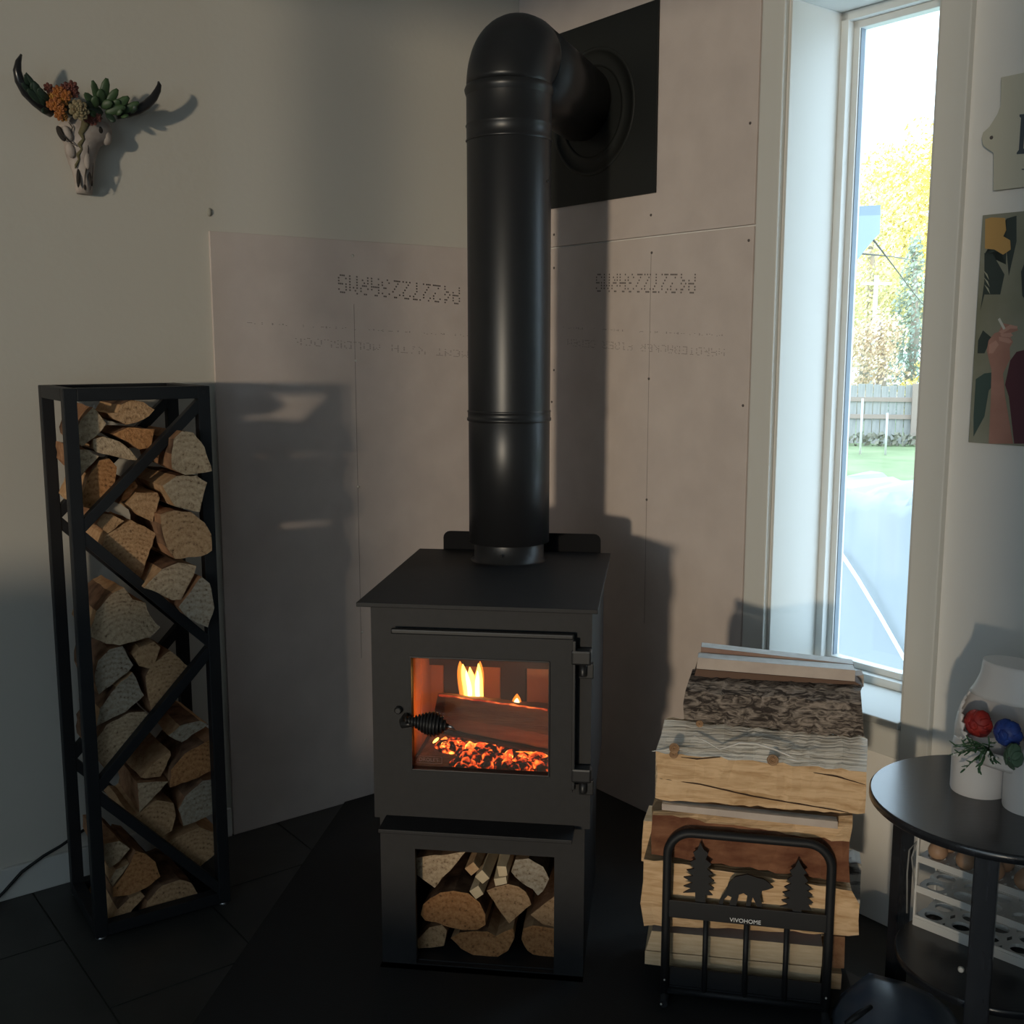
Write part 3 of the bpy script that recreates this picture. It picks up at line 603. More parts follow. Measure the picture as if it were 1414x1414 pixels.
# (outline of the end face in the photograph, protrusion towards the room, end colour, label)
RL = [
 (A2([(375,440),(400,360),(480,275),(560,375),(500,450),(410,515),(380,480)]), -.035, 1, 'wedge log with cracked pale end at the top of the tall rack by its post'),
 (A2([(570,310),(625,312),(650,260),(710,232),(790,245),(855,290),(820,330),(740,370),(680,382),(610,350)]), -.04, 0, 'half round notched tan log topmost in the tall rack'),
 (A2([(600,440),(690,400),(855,408),(832,520),(760,533),(700,490),(660,472)]), -.030, 2, 'ragged orange brown log just below the notched top log in the tall rack'),
 (A2([(480,470),(540,455),(640,485),(710,540),(755,600),(690,595),(500,550),(482,530)]), -.030, 1, 'flat mottled pale slab of wood under the ragged orange log'),
 (A2([(362,522),(450,535),(515,575),(410,695),(366,650)]), -.028, 1, 'small pale wedge log behind the front post near the top of the tall rack'),
 (A2([(395,850),(450,700),(520,600),(580,590),(625,640),(610,740),(570,820),(480,900),(410,880)]), -.030, 2, 'tall golden oval log with a crack across it above the upper brace'),
 (A2([(635,865),(690,760),(735,725),(752,758),(698,830)]), -.028, 2, 'thin golden splinter log tucked behind the upper brace'),
 (A2([(682,868),(750,797),(872,796),(886,830),(842,975),(780,945)]), -.012, 0, 'five sided brown log in the middle of the upper rack under the brace'),
 (A2([(500,990),(545,925),(595,930),(670,970),(570,1045)]), -.030, 0, 'small triangular tan log resting on the big square log'),
 (A2([(520,1160),(560,1060),(715,965),(865,1045),(765,1325),(720,1335)]), -.030, 0, 'big square orange tan log lying on the second brace of the tall rack'),
 (A2([(958,560),(972,468),(1022,420),(1090,430),(1160,520),(1205,665),(1040,688),(962,650)]), .035, 1, 'thick quarter log sticking out by the top of the right front post'),
 (A2([(905,755),(990,695),(1110,693),(1175,735),(1130,915),(980,880)]), .03, 1, 'tan log with grey bark strip below the thick quarter log'),
 (A2([(890,930),(980,905),(1080,915),(1160,980),(1200,1050),(1205,1150),(1140,1185),(980,1200),(930,1130),(895,990)]), .035, 0, 'broad smooth sawn log overlapping the right front post of the tall rack'),
 (A3([(790,230),(900,115),(1000,75),(1110,95),(1095,150),(1018,300),(962,303),(872,258)]), .02, 1, 'grey cracked fan shaped log above the second brace'),
 (A3([(1002,345),(1064,268),(1140,160),(1190,200),(1220,350),(1180,470),(1120,445),(1036,390)]), .03, 3, 'grey weathered rounded log on the second brace by the right post'),
 (A3([(450,520),(500,370),(600,260),(670,228),(695,262),(720,300),(800,320),(830,400),(890,470),(830,530),(740,555),(640,580),(560,570)]), -.028, 1, 'large pale rough log with whitish edge below the second brace'),
 (A3([(490,760),(510,675),(580,605),(660,585),(725,700),(690,745),(620,795),(515,880),(495,820)]), -.028, 3, 'grey quarter log with a knot hole under the large pale rough log'),
 (A3([(720,640),(760,592),(850,557),(890,590),(860,680),(820,720),(760,705)]), -.030, 0, 'small round orange log wedged in the middle of the tall rack'),
 (A3([(800,770),(830,705),(950,612),(1070,715),(960,930),(880,1012),(840,1008),(810,860)]), -.030, 0, 'tall tan brown log leaning on the third brace'),
 (A3([(500,1072),(520,965),(620,835),(720,745),(790,885),(680,985),(560,1042)]), -.028, 3, 'dark spotted grey wedge log under the grey quarter log'),
 (A3([(500,1150),(560,1065),(700,990),(800,985),(825,1005),(750,1130),(580,1362),(510,1270)]), -.030, 1, 'long tan half moon log lying on the third brace'),
 (A3([(940,1130),(1010,1070),(1130,1040),(1185,1062),(1020,1170)]), -.04, 3, 'thin grey log just below the third brace'),
 (A4([(955,280),(1040,180),(1160,112),(1245,70),(1245,258),(1120,328),(950,385)]), -.028, 2, 'orange brown slab log low beside the right post of the tall rack'),
 (A4([(770,325),(840,250),(950,165),(955,190),(890,320),(800,330)]), -.04, 0, 'narrow tan split log leaning against the orange brown slab log'),
 (A4([(750,360),(940,350),(760,540)]), -.028, 1, 'white faced triangular log low in the middle of the tall rack'),
 (A4([(670,580),(700,545),(750,552),(870,465),(970,482),(985,560),(960,650),(900,692),(830,655),(760,620)]), -.028, 0, 'lumpy tan log lying on the lowest brace'),
 (A4([(1000,520),(1040,445),(1150,345),(1250,325),(1285,392),(1260,525),(1100,598),(1030,622)]), -.028, 3, 'grey brown block log under the orange brown slab log'),
 (A4([(912,740),(1000,682),(1130,628),(1290,692),(1280,740),(1105,895),(1010,830)]), -.028, 0, 'wide diamond shaped tan log at the lower right of the tall rack'),
 (A4([(548,730),(640,713),(705,760),(640,838),(580,878),(545,820)]), -.030, 1, 'small white quarter log beside the front post near the rack foot'),
 (A4([(580,960),(618,888),(700,850),(660,910),(600,990)]), -.028, 1, 'thin white splinter standing out near the rack foot'),
 (A4([(600,1055),(600,1000),(665,915),(705,850),(740,775),(800,790),(860,840),(890,930),(800,1000),(700,1042)]), -.030, 2, 'orange rounded log just above the rack foot'),
 (A4([(565,1262),(630,1130),(700,1062),(770,1025),(795,1050),(720,1130),(690,1180)]), -.030, 0, 'slim tan wedge log at the very bottom of the tall rack'),
 (A4([(785,1170),(810,1080),(900,985),(1010,948),(1080,970),(1145,1080),(1000,1138),(860,1188)]), -.030, 0, 'half round cracked log at the very bottom of the tall rack'),
]
for i, (pl, pr, em, lab) in enumerate(RL):
    pts = [onpl(x, y, R0 - EY * pr, EY) for x, y in pl]
    tag(firewood('firewood_log', pts, EY, .222 + pr, END[em], 11 + i, umax=(EX, RWd - pw - .0015, pr - .001, R0) if pr > .005 else None), lab, 'firewood', 'logs in the tall rack')

# wood store in the stove pedestal
k4 = 200 / 1414; A5 = lambda p: zp(p, 580, 1150, k4); A6 = lambda p: zp(p, 480, 1050, 400 / 1414)
SL = [
 (A6([(335,475),(575,447),(425,622),(340,560)]), 2.03, 1, .26, 'triangular pale and orange log at the top of the stove wood store'),
 (A5([(5,800),(30,700),(100,640),(200,582),(330,567),(470,590),(580,680),(638,800),(638,900),(560,946),(420,950),(300,926),(170,876),(50,856)]), 2.03, 2, .28, 'large half round rough sawn log in the stove wood store'),
 (A6([(335,880),(400,815),(460,802),(485,830),(470,905),(345,918)]), 2.04, 0, .26, 'small brown log in the lower corner of the stove wood store'),
 (A5([(300,1030),(380,975),(540,958),(655,962),(740,1010),(830,962),(910,932),(920,1030),(860,1150),(760,1210),(640,1235),(520,1200),(400,1130)]), 2.035, 2, .28, 'round bottomed cracked log lying lowest in the stove wood store'),
 (A5([(650,565),(740,528),(860,500),(960,525),(1030,575),(1085,700),(990,780),(870,885),(830,830),(750,720)]), 2.04, 0, .28, 'orange tan wedge log in the middle of the stove wood store'),
 (A5([(890,380),(930,262),(1060,250),(1200,330),(1260,450),(1200,570),(1150,612),(1100,550),(985,480)]), 2.05, 3, .22, 'grey brown log behind the kindling at the top of the stove wood store'),
 (A5([(1080,800),(1180,720),(1330,600),(1330,925),(1200,895)]), 2.05, 0, .26, 'tan wedge log half hidden behind the pedestal front edge'),
 (A5([(990,1040),(1010,935),(1100,905),(1340,935),(1340,1250),(1170,1225),(1050,1150)]), 2.05, 2, .26, 'orange log below the half hidden tan wedge in the stove wood store'),
]
for i, (pl, Y, em, ln, lab) in enumerate(SL):
    tag(firewood('firewood_log', [onY(x, y, Y) for x, y in pl], V((0, 1, 0)), ln, END[em], 71 + i, zmin=.0105), lab, 'firewood', 'logs in the stove wood store')
M_kin = mat('kindling_pine', (.60, .45, .27), .7, col2=(.68, .54, .35), scale=40)
KL = [([(435,350),(520,285),(580,355),(500,420)], 'darker square kindling stick beside the triangular log'), ([(535,430),(605,362),(680,445),(610,500)], 'tilted square kindling stick in the middle of the wood store'),
      ([(480,570),(570,515),(620,600),(545,650)], 'lowest square kindling stick resting on the half round log'), ([(750,325),(840,330),(855,420),(770,428)], 'upper square kindling stick of the pair over the orange wedge log'),
      ([(720,452),(840,432),(850,497),(735,522)], 'lower flat kindling stick of the pair over the orange wedge log')]
for i, (p, lab) in enumerate(KL):
    pts = [onY(x, y, 2.025) for x, y in A5(p)]
    tag(MB().prism(pts, V((.02, .24, .035)) if i < 4 else V((.0, .16, .03))).build('kindling_stick', M_kin if i else MATS['split_wood_tan'], bevel=.0008), lab, 'kindling', 'kindling sticks in the stove wood store')

# ------------------------------------------------------------------ log cart on the right
ca = math.radians(-4.); CX = V((math.cos(ca), math.sin(ca), 0)); CY = V((-math.sin(ca), math.cos(ca), 0))
C0 = V((.03, 1.935, 0))
def cpl(d): return lambda x, y: onpl(x, y, C0 + CY * d, CY)
cf = cpl(0)
k8 = 380 / 1414; A8 = lambda p: zp(p, 860, 1100, k8); A7 = lambda p: zp(p, 860, 860, k8)
cart = thing('log_cart', C0 + CX * .15 + CY * .13 + Z * PADZ, 'black tubular log cart with pine tree and bear cut-outs', 'log cart')
pl_ = [cf(917, 1392), cf(918.5, 1340), cf(920, 1260), cf(922, 1205)]; pr_ = [cf(1147, 1222), cf(1145, 1270), cf(1141.5, 1340), cf(1138, 1400)]
XL, XR = (pl_[2] - C0).dot(CX), (pr_[1] - C0).dot(CX); ZT = (cf(967, 1151).z + cf(1091, 1163).z) / 2
def CP(u, d, z): return C0 + CX * u + CY * d + Z * z
CD = .27
def arch(d):
    rc = .045; pts = [CP(XL, d, PADZ + .012), CP(XL, d, .15), CP(XL, d, ZT - rc - .05)]
    for cx, a0 in ((XL + rc, 180), (XR - rc, 90)):
        for k in range(9): a = math.radians(a0 - 90 * k / 8); pts.append(CP(cx + rc * math.cos(a), d, ZT - rc + rc * math.sin(a)))
    return pts + [CP(XR, d, ZT - rc - .05), CP(XR, d, .15), CP(XR, d, PADZ + .012)]
MB().tube(arch(0), .0085, 12).build('front_arch', M_black, cart); MB().tube(arch(CD), .0085, 12).build('rear_arch', M_black, cart)
bandz1, bandz0 = cf(1030, 1251).z, cf(1030, 1275).z
MB().obox(CP(XL + .005, -.0062, bandz0), CX * (XR - XL - .01), CY * .008, Z * (bandz1 - bandz0)).build('band', M_black, cart, .001)
for px_ in (974, 1030, 1085.7):
    u = (cf(px_, 1300) - C0).dot(CX); MB().tube([CP(u, .0, .03), CP(u, 0, bandz0 + .001)], .0052, 10).build('bar', M_black, cart)
    MB().tube([CP(u, CD, .03), CP(u, CD, bandz0 + .005)], .0052, 10).build('bar', M_black, cart)
for z in (.03,):
    for d in (0, CD): MB().tube([CP(XL, d, z), CP(XR, d, z)], .007, 10).build('base_rail', M_black, cart)
    for u in (XL, XR): MB().tube([CP(u, -.03, z - .012), CP(u, CD + .03, z - .012)], .008, 10).build('runner', M_black, cart)
MB().obox(CP(XL + .005, .0, .036), CX * (XR - XL - .01), CY * CD, Z * .004).build('floor_plate', M_black, cart)
MB().obox(CP(XL + .005, .002, .036), CX * (XR - XL - .01), CY * .004, Z * .04).build('front_lip', M_black, cart)
def cut(name, p): MB().prism([cf(x, y) - CY * .002 for x, y in A8(p)], CY * .004).build(name, M_black, cart)
cut('bear_cutout', [(490,560),(500,525),(530,482),(545,440),(580,410),(640,398),(690,415),(722,422),(748,440),(775,465),(742,477),(716,482),(706,512),(718,565),(690,562),(668,515),(655,560),(632,560),(640,507),(620,494),(596,502),(582,560),(545,560),(560,515),(540,506),(518,528),(512,560)])
cut('pine_cutout', [(372,540),(372,490),(310,492),(352,470),(312,458),(360,440),(312,412),(362,405),(328,375),(368,368),(345,335),(375,320),(362,285),(385,270),(398,232),(415,270),(440,290),(425,320),(455,345),(432,370),(462,395),(438,405),(470,432),(440,445),(470,470),(438,480),(462,505),(425,505),(425,545)])
cut('pine_cutout', [(875,600),(870,575),(808,562),(850,552),(815,530),(858,520),(820,490),(862,480),(830,462),(866,445),(845,425),(872,405),(858,380),(885,360),(902,322),(922,360),(945,390),(928,400),(952,432),(935,445),(970,468),(945,480),(975,505),(948,515),(978,545),(950,550),(970,582),(918,580),(918,605)])
vc = cf(1029, 1273.5) - CY * .0042; dv = (cf(1052, 1276.5) - cf(1007, 1270.5)); sz = dv.length
textmesh('cart_lettering', 'VIVOHOME', sz * .188, CP((vc - C0).dot(CX), -.0068, bandz0 + .0075), CX, Z, M_wtxt, cart)
for P in (CP(XL, -.0095, .055), CP(XR, -.0095, .055), CP(XL - .004, -.034, .02)): MB().ball(P, .0022, .0022, .0022, 8, 6).build('rivet', M_screw, cart)

def clog(name, rows, mats, rowmat, lab, nseg=18, jit=.0016, seed=1, cat='firewood', grp='wood stacked on the log cart'):
    def lev(d, d0): return lambda x, y: cpl(d0)(x, y) + CY * (d - d0)     # a hidden rear edge level with the front edge on plane d0
    rs = [(cpl(q[0]) if len(q) == 3 else lev(q[0], q[3]), q[1], q[2]) for q in rows]
    return tag(polylog_line(name, rs, None, nseg, jit, seed, mats, rowmat), lab, cat, grp)
def P7(x, y): return (860 + x * k8, 860 + y * k8)
def P8(x, y): return (860 + x * k8, 1100 + y * k8)
M_tanx = mat('split_fir_tan', (.44, .26, .12), .75, col2=(.70, .48, .28), scale=4, stretch=(2.2, 22, 22), bump=.9, bscale=6, spec=.2, ramp=(.28, .56), dist=.8)
M_pale = mat('split_fir_window_lit', (.52, .44, .34), .65, col2=(.86, .80, .71), scale=4, stretch=(2.2, 26, 26), bump=1., bscale=6, spec=.3, ramp=(.25, .52), dist=.8)  # pale split wood, brightened further for window light on the log top
M_gbark = mat('grey_ridged_bark', (.045, .036, .032), .95, col2=(.30, .25, .21), scale=26, stretch=(1.0, 3.2, 3.2), dist=2.0, bump=1.0, bscale=26, ramp=(.40, .64), spec=.12, detail=9)
M_rbark = mat('red_inner_bark', (.13, .05, .028), .9, col2=(.24, .11, .06), scale=11, stretch=(1.5, 4, 4), bump=.8, bscale=24, spec=.12)
M_birch = mat('white_birch_bark', (.62, .60, .56), .8, col2=(.06, .055, .05), scale=16, stretch=(1, 1, 4), ramp=(.50, .62), bump=.5, bscale=30)
M_card = mat('grey_card_board', (.46, .38, .33), .8, col2=(.52, .44, .38), scale=30)
M_plank = mat('sawn_plank', (.62, .46, .28), .7, col2=(.72, .56, .37), scale=6, stretch=(3, 30, 30), bump=.3, bscale=20)
M_whit = mat('whitish_wood', (.72, .70, .66), .6, col2=(.60, .57, .52), scale=40)  # whitish wood for strip top faces and splinters
# big split log, bark log and the pieces laid on and under them
bigsplit = clog('firewood_log', [(.03, P7(165, 905), P7(1250, 985)), (.028, P7(172, 780), P7(1252, 880)), (.03, P7(175, 665), P7(1255, 765)), (.075, P7(195, 575), P7(1255, 672)), (.12, P7(215, 497), P7(1254, 592)), (.16, P7(225, 520), P7(1250, 615), .12), (.15, P7(180, 900), P7(1245, 980), .03)],
     [M_tanx, M_pale, END[1]], [0, 0, 1, 1, 0, 0, 0], 'large split log with window light painted on its pale top and a knotty tan face on the log cart', 26, .0024, 5)
M_knot = mat('knot_wood', (.24, .13, .06), .8, col2=(.40, .25, .14), scale=60, bump=.6, bscale=80)
for (kx, ky, kr) in ((265, 640, .0085), (262, 672, .007), (770, 702, .0095), (395, 515, .006)):
    P = cpl(.024)(*P7(kx, ky)) if ky > 560 else cpl(.105)(*P7(kx, ky)); b = MB()
    for q in range(3): b.lathe(P - CY * .004, [(kr * (1 - .3 * q) + .0012, 0), (kr * (1 - .3 * q), .0016 + .001 * q), (kr * (1 - .3 * q) - .0014, 0)], 14, (-CY + Z * .7).normalized(), cap=False)
    b.ball(P - CY * .003, kr * .8, kr * .8, kr * .12, 10, 6, (-CY + Z * .7).normalized().to_track_quat('Z', 'Y').to_matrix()); b.build('knot', M_knot, bigsplit)
for pl_2, r_ in (([(365, 578), (430, 610), (500, 652)], .0016), ([(500, 650), (600, 618), (690, 622), (780, 650), (890, 698)], .0022), ([(800, 690), (900, 710), (1010, 712)], .0016), ([(150, 660), (260, 648), (360, 655)], .0014)):
    MB().tube([cpl(.025 + (665 - y) / 90 * .045)(*P7(x, y)) for x, y in pl_2], [r_ * .5] + [r_] * (len(pl_2) - 2) + [r_ * .4], 6).build('splinter', M_whit, bigsplit)
for pl_2 in ([(190, 800), (400, 830), (660, 890), (900, 930), (1160, 975)], [(300, 690), (380, 700), (500, 690)], [(980, 770), (1100, 790), (1245, 832)]):
    MB().tube([cpl(.0275)(*P7(x, y)) for x, y in pl_2], [.0004] + [.0013] * (len(pl_2) - 2) + [.0005], 5).build('crack', mat('crack_dark', (.06, .03, .015), .9), bigsplit)
clog('firewood_log', [(.105, P7(310, 500), P7(1237, 590)), (.088, P7(314, 420), P7(1236, 500)), (.090, P7(322, 350), P7(1234, 410)), (.115, P7(334, 298), P7(1231, 345)), (.15, P7(345, 268), P7(1228, 312)), (.20, P7(350, 275), P7(1225, 318), .15), (.225, P7(345, 370), P7(1225, 430), .09), (.19, P7(330, 495), P7(1225, 585), .105)],
     [M_gbark, M_tanx, END[1]], [0] * 8, 'round log with rough grey brown bark behind the large split log', 30, .0035, 6)
def plank(name, d0, d1, tl, tr, bl_, br_, mats, lab, cat='plank'):
    """front face given by four picture points on plane d0; the board runs back to d1"""
    f = cpl(d0); p = [f(*bl_), f(*br_), f(*tr), f(*tl)]; b = MB(); dv_ = CY * (d1 - d0)
    b.hexa([p[0], p[1], p[1] + dv_, p[0] + dv_, p[3], p[2], p[2] + dv_, p[3] + dv_]); b.m = [0, 1, 0, 0, 0, 0] if len(mats) > 1 else [0] * 6
    return tag(b.build(name, mats, bevel=.0008), lab, cat, 'wood stacked on the log cart')
plank('offcut_strip', .135, .172, P7(385, 178), P7(1195, 244), P7(378, 236), P7(1193, 302), [M_card, M_whit], 'grey brown flat strip lying on the bark log')
plank('offcut_strip', .175, .21, P7(402, 124), P7(1188, 214), P7(400, 158), P7(1186, 246), [mat('reddish_board', (.22, .12, .09), .8, col2=(.34, .26, .20), scale=8), M_whit], 'topmost white edged strip above the bark log')
plank('offcut_strip', .14, .20, P7(378, 238), P7(1194, 303), P7(366, 278), P7(1228, 322), [mat('underside_shade_strip', (.13, .075, .05), .85)], 'dark band painted for the shaded underside between the bark log and the grey strip')  # dark fill stands in for the shade under the strip
plank('offcut_strip', .19, .225, P7(1196, 272), P7(1238, 268), P7(1196, 330), P7(1238, 330), [M_card], 'short end of grey board poking out beyond the bark log')
plank('offcut_strip', -.0 + .018, .04, P7(200, 930), P7(1105, 1022), P7(200, 962), P7(1105, 1060), [M_card, M_whit], 'pale topped strip wedged below the large split log')
clog('firewood_log', [(.022, P8(150, 295), P8(1165, 440)), (.016, P8(152, 190), P8(1168, 330)), (.022, P8(160, 88), P8(1172, 236)), (.035, P8(158, 66), P8(1178, 160)), (.055, P8(152, 50), P8(1180, 98)), (.16, P8(170, 52), P8(1175, 100), .055), (.155, P8(170, 290), P8(1165, 435), .022)],
     [M_rbark, M_tanx, END[0]], [0, 0, 1, 1, 1, 1, 0], 'log with dark red bark face behind the cart arch top', 22, .0028, 7)
clog('firewood_log', [(.165, P8(98, 330), P8(1070, 437)), (.160, P8(97, 220), P8(1070, 327)), (.17, P8(102, 125), P8(1070, 227)), (.25, P8(120, 127), P8(1070, 227), .17), (.25, P8(120, 332), P8(1070, 437), .165)],
     [M_tanx, END[0]], [0] * 5, 'tan log end sticking out behind the red barked log', 14, .002, 8)
clog('firewood_log', [(.020, P8(110, 660), P8(1212, 712)), (.016, P8(86, 545), P8(1212, 640)), (.020, P8(100, 430), P8(1210, 560)), (.024, P8(106, 318), P8(1170, 480)), (.15, P8(120, 322), P8(1165, 480), .024), (.15, P8(120, 658), P8(1205, 710), .02)],
     [M_tanx, END[0]], [0] * 6, 'wide tan split log behind the bear cut-out', 20, .0022, 9)
clog('firewood_log', [(.165, P8(1080, 555), P8(1218, 565)), (.158, P8(1080, 450), P8(1222, 458)), (.165, P8(1080, 330), P8(1226, 345)), (.22, P8(1080, 330), P8(1226, 345), .165), (.22, P8(1080, 555), P8(1218, 565), .165)],
     [M_birch, END[1]], [0] * 5, 'birch log end with white peeling bark beside the round table', 6, .0025, 10)
plank('sawn_board', .03, .2, P8(148, 690), P8(1028, 772), P8(118, 788), P8(1022, 876), [M_plank, M_card], 'upper sawn board at the bottom of the log cart pile')
plank('sawn_board', .032, .2, P8(114, 792), P8(1020, 880), P8(112, 860), P8(1012, 972), [M_plank], 'lower sawn board at the bottom of the log cart pile')
clog('firewood_log', [(.075, P8(200, 696), P8(1020, 771), .03), (.070, P8(200, 680), P8(1020, 738), .025), (.075, P8(205, 668), P8(1020, 706), .02), (.19, P8(205, 668), P8(1020, 706), .02), (.19, P8(200, 696), P8(1020, 771), .03)], [M_rbark, END[0]], [0] * 5, 'thin brown barked log between the wide tan log and the sawn boards', 12, .0015, 12)
plank('sawn_board', .06, .2, P8(1060, 715), P8(1142, 722), P8(1060, 880), P8(1138, 884), [SPLIT[1]], 'brown bundle end at the side of the sawn boards')
plank('sawn_board', .06, .2, P8(1040, 905), P8(1126, 912), P8(1040, 985), P8(1120, 992), [M_tanx], 'small tan block lowest at the side of the log cart')

# ------------------------------------------------------------------ round side table
TZ = .475; TC = V((.599, 1.855, 0)); TR_ = .2148
M_tab = mat('black_stained_wood', (.012, .013, .016), .24, col2=(.020, .021, .025), scale=5, stretch=(3, 30, 3), bump=.05, bscale=10, spec=.7)
tab = thing('side_table', TC, 'round black side table with three legs and a lower shelf', 'side table')
MB().lathe(TC, [(TR_ - .003, TZ - .016), (TR_, TZ - .013), (TR_, TZ - .003), (TR_ - .003, TZ)], 72).build('table_top', M_tab, tab)
legs = [128, 248, 8]
for a in legs:
    d = V((math.cos(math.radians(a)), math.sin(math.radians(a)), 0)); t = V((-d.y, d.x, 0)); P = TC + d * (TR_ - .030)
    MB().obox(P - t * .018, t * .036, d * .022, Z * (TZ - .016)).build('leg', M_tab, tab, .002)
SHZ = .185; SR = .158
MB().lathe(TC, [(SR - .002, SHZ - .014), (SR, SHZ - .012), (SR, SHZ - .002), (SR - .002, SHZ)], 56).build('lower_shelf', M_tab, tab)
P = onpl(1327, 1338, TC + V((-.06, -.17, 0)), V((-.33, -.94, 0)))
MB().lathe(P, [(.005, 0), (.005, .003), (.0035, .0045)], 12, V((-.33, -.94, 0))).build('bolt_head', M_screw, tab)

# three-tier egg rack on the lower shelf
M_wpl = mat('white_plastic', (.62, .60, .56), .45)
er0 = onz(1263, 1277, SHZ); ex_ = V((.78, -.625, 0)).normalized(); ey_ = V((-ex_.y, ex_.x, 0))
EWd, EDp, EH = .205, .085, .170
erk = thing('egg_rack', er0 + ex_ * EWd / 2 + ey_ * EDp / 2 + Z * 0, 'white three tier egg rack with round holes on the lower table shelf', 'egg rack')
def EP(u, v, z): return er0 + ex_ * u + ey_ * v + Z * z
holes = []
def tray(z, name):
    nu, nv = 4, 2; bm = bmesh.new(); cw, ch = EWd / nu, EDp / nv; b = MB(); N = 16
    for i in range(nu):
        for j in range(nv):
            cx, cy = cw * (i + .5), ch * (j + .5); ring = []; sq = []
            for k in range(N):
                a = 2 * math.pi * k / N; ca_, sa = math.cos(a), math.sin(a); m_ = max(abs(ca_) / (cw / 2), abs(sa) / (ch / 2))
                ring.append(EP(cx + .0165 * ca_, cy + .0165 * sa, z)); sq.append(EP(cx + ca_ / m_, cy + sa / m_, z))
            b.add(sq + ring, [(k, (k + 1) % N, N + (k + 1) % N, N + k) for k in range(N)])
            b.add(ring + [q - Z * .006 for q in ring], [(k, (k + 1) % N, N + (k + 1) % N, N + k) for k in range(N)])
            holes.append((EP(cx, cy, z), z))
    b.obox(EP(0, -.002, z - .012), ex_ * EWd, ey_ * .003, Z * .013); b.obox(EP(0, EDp - .001, z - .012), ex_ * EWd, ey_ * .003, Z * .013)
    return b.build(name, M_wpl, erk)
for z in (.020, .078, .136): tray(z, 'tray')
for u in (-.004, EWd):
    MB().obox(EP(u, -.002, 0), ex_ * .004, ey_ * .007, Z * EH).build('upright', M_wpl, erk, .001); MB().obox(EP(u, EDp - .005, 0), ex_ * .004, ey_ * .007, Z * EH).build('upright', M_wpl, erk, .001)
    MB().obox(EP(u, .003, .0), ex_ * .003, ey_ * (EDp - .006), Z * .012).build('side_rail', M_wpl, erk)
MB().obox(EP(-.002, -.003, 0), ex_ * (EWd + .006), ey_ * .004, Z * .016).build('base_rail', M_wpl, erk, .001)
M_egg = mat('brown_egg_shell', (.42, .25, .15), .5)
for k, (P, z) in enumerate(holes):
    if z > .13 and k % 8 != 7:
        b = MB(); b.lathe(P + Z * -.012, [(.0168 * math.sin(math.pi * t) ** .9 * (1.12 - .22 * t) + .0003, .048 * t) for t in [i / 12 for i in range(13)]], 16)
        tag(b.build('egg', M_egg), 'brown egg sitting in the top tier of the white rack', 'egg', 'brown eggs on the top tier')
# clear bag corner beside the rack
tag(MB().tube([EP(-.03, .03, .0) , EP(-.034, .03, .08), EP(-.028, .02, .13), EP(-.012, .015, .155), EP(-.02, .015, .12), EP(-.008, .012, .06)], .0016, 6).build('grey_cable', mat('grey_cable', (.25, .25, .24), .5)), 'thin grey cable looped beside the egg rack', 'cable')

# ------------------------------------------------------------------ torso planter on the table
M_cer = mat('white_ceramic', (.74, .70, .67), .35, spec=.4)
pc0 = onz(1352, 1090, TZ); fx = UR.copy(); fy_ = V((S2, S2, 0))      # faces into the room, parallel to the wall
TH = .0465; cen = pc0 + fx * TH + fy_ * .0
pot = thing('torso_planter', cen, 'white ceramic planter shaped like a lower torso with a cut-out front', 'planter')
prof = [(.240, .051, .036), (.232, .052, .037), (.215, .054, .039), (.195, .062, .044), (.175, .074, .050), (.155, .084, .054), (.135, .090, .056), (.115, .0935, .0565), (.095, .0945, .055), (.080, .094, .053), (.066, .0925, .050)]
b = MB(); n = 48; vs = []
def hip(t):
    zq = .240 - (.240 - .066) * t
    for (za, wa, da), (zb_, wb, db) in zip(prof[:-1], prof[1:]):
        if za >= zq >= zb_: f_ = (za - zq) / (za - zb_); return zq, wa + (wb - wa) * f_, da + (db - da) * f_
    return prof[-1]
NT = 26; rows_ = [hip(i / NT) for i in range(NT + 1)]
for zq, wq, dq in rows_:
    for k in range(n):
        a = 2 * math.pi * k / n; vs.append(cen + fx * (wq * math.copysign(abs(math.cos(a)) ** .9, math.cos(a))) + fy_ * (dq * math.sin(a)) + Z * zq)
fs = []
for i in range(NT):
    for k in range(n):
        a = 2 * math.pi * (k + .5) / n; zq = (rows_[i][0] + rows_[i + 1][0]) / 2; xq = rows_[i][1] * math.cos(a)
        top = .178; dz = (top - zq) / .085; inside = math.sin(a) < -.15 and 0 < dz < 1 and abs(xq) < .074 * math.sqrt(max(0, 1 - dz ** 2.2))
        if not inside: fs.append((i * n + k, i * n + (k + 1) % n, (i + 1) * n + (k + 1) % n, (i + 1) * n + k))
b.add(vs, fs, 0, True); b.add([vs[k] for k in range(n)], [tuple(range(n))], 0)
tor = b.build('torso', M_cer, pot)
md = tor.modifiers.new('thickness', 'SOLIDIFY'); md.thickness = .004; md.offset = -1
for s_ in (-1, 1):
    b = MB(); vs = []; hh = [(0, .0455), (.004, .0465), (.02, .0465), (.05, .0468), (.08, .047), (.095, .044), (.105, .030)]
    for zq, rq in hh:
        for k in range(32): a = 2 * math.pi * k / 32; vs.append(cen + fx * (s_ * .0475 + rq * math.cos(a)) + fy_ * (rq * 1.06 * math.sin(a)) + Z * (TZ * 0 + zq))
    b.add(vs, [(i * 32 + k, i * 32 + (k + 1) % 32, (i + 1) * 32 + (k + 1) % 32, (i + 1) * 32 + k) for i in range(len(hh) - 1) for k in range(32)], 0, True)
    b.add([vs[k] for k in range(32)], [tuple(range(32))]); b.add([vs[(len(hh) - 1) * 32 + k] for k in range(32)], [tuple(range(32))]); b.build('thigh', M_cer, pot)
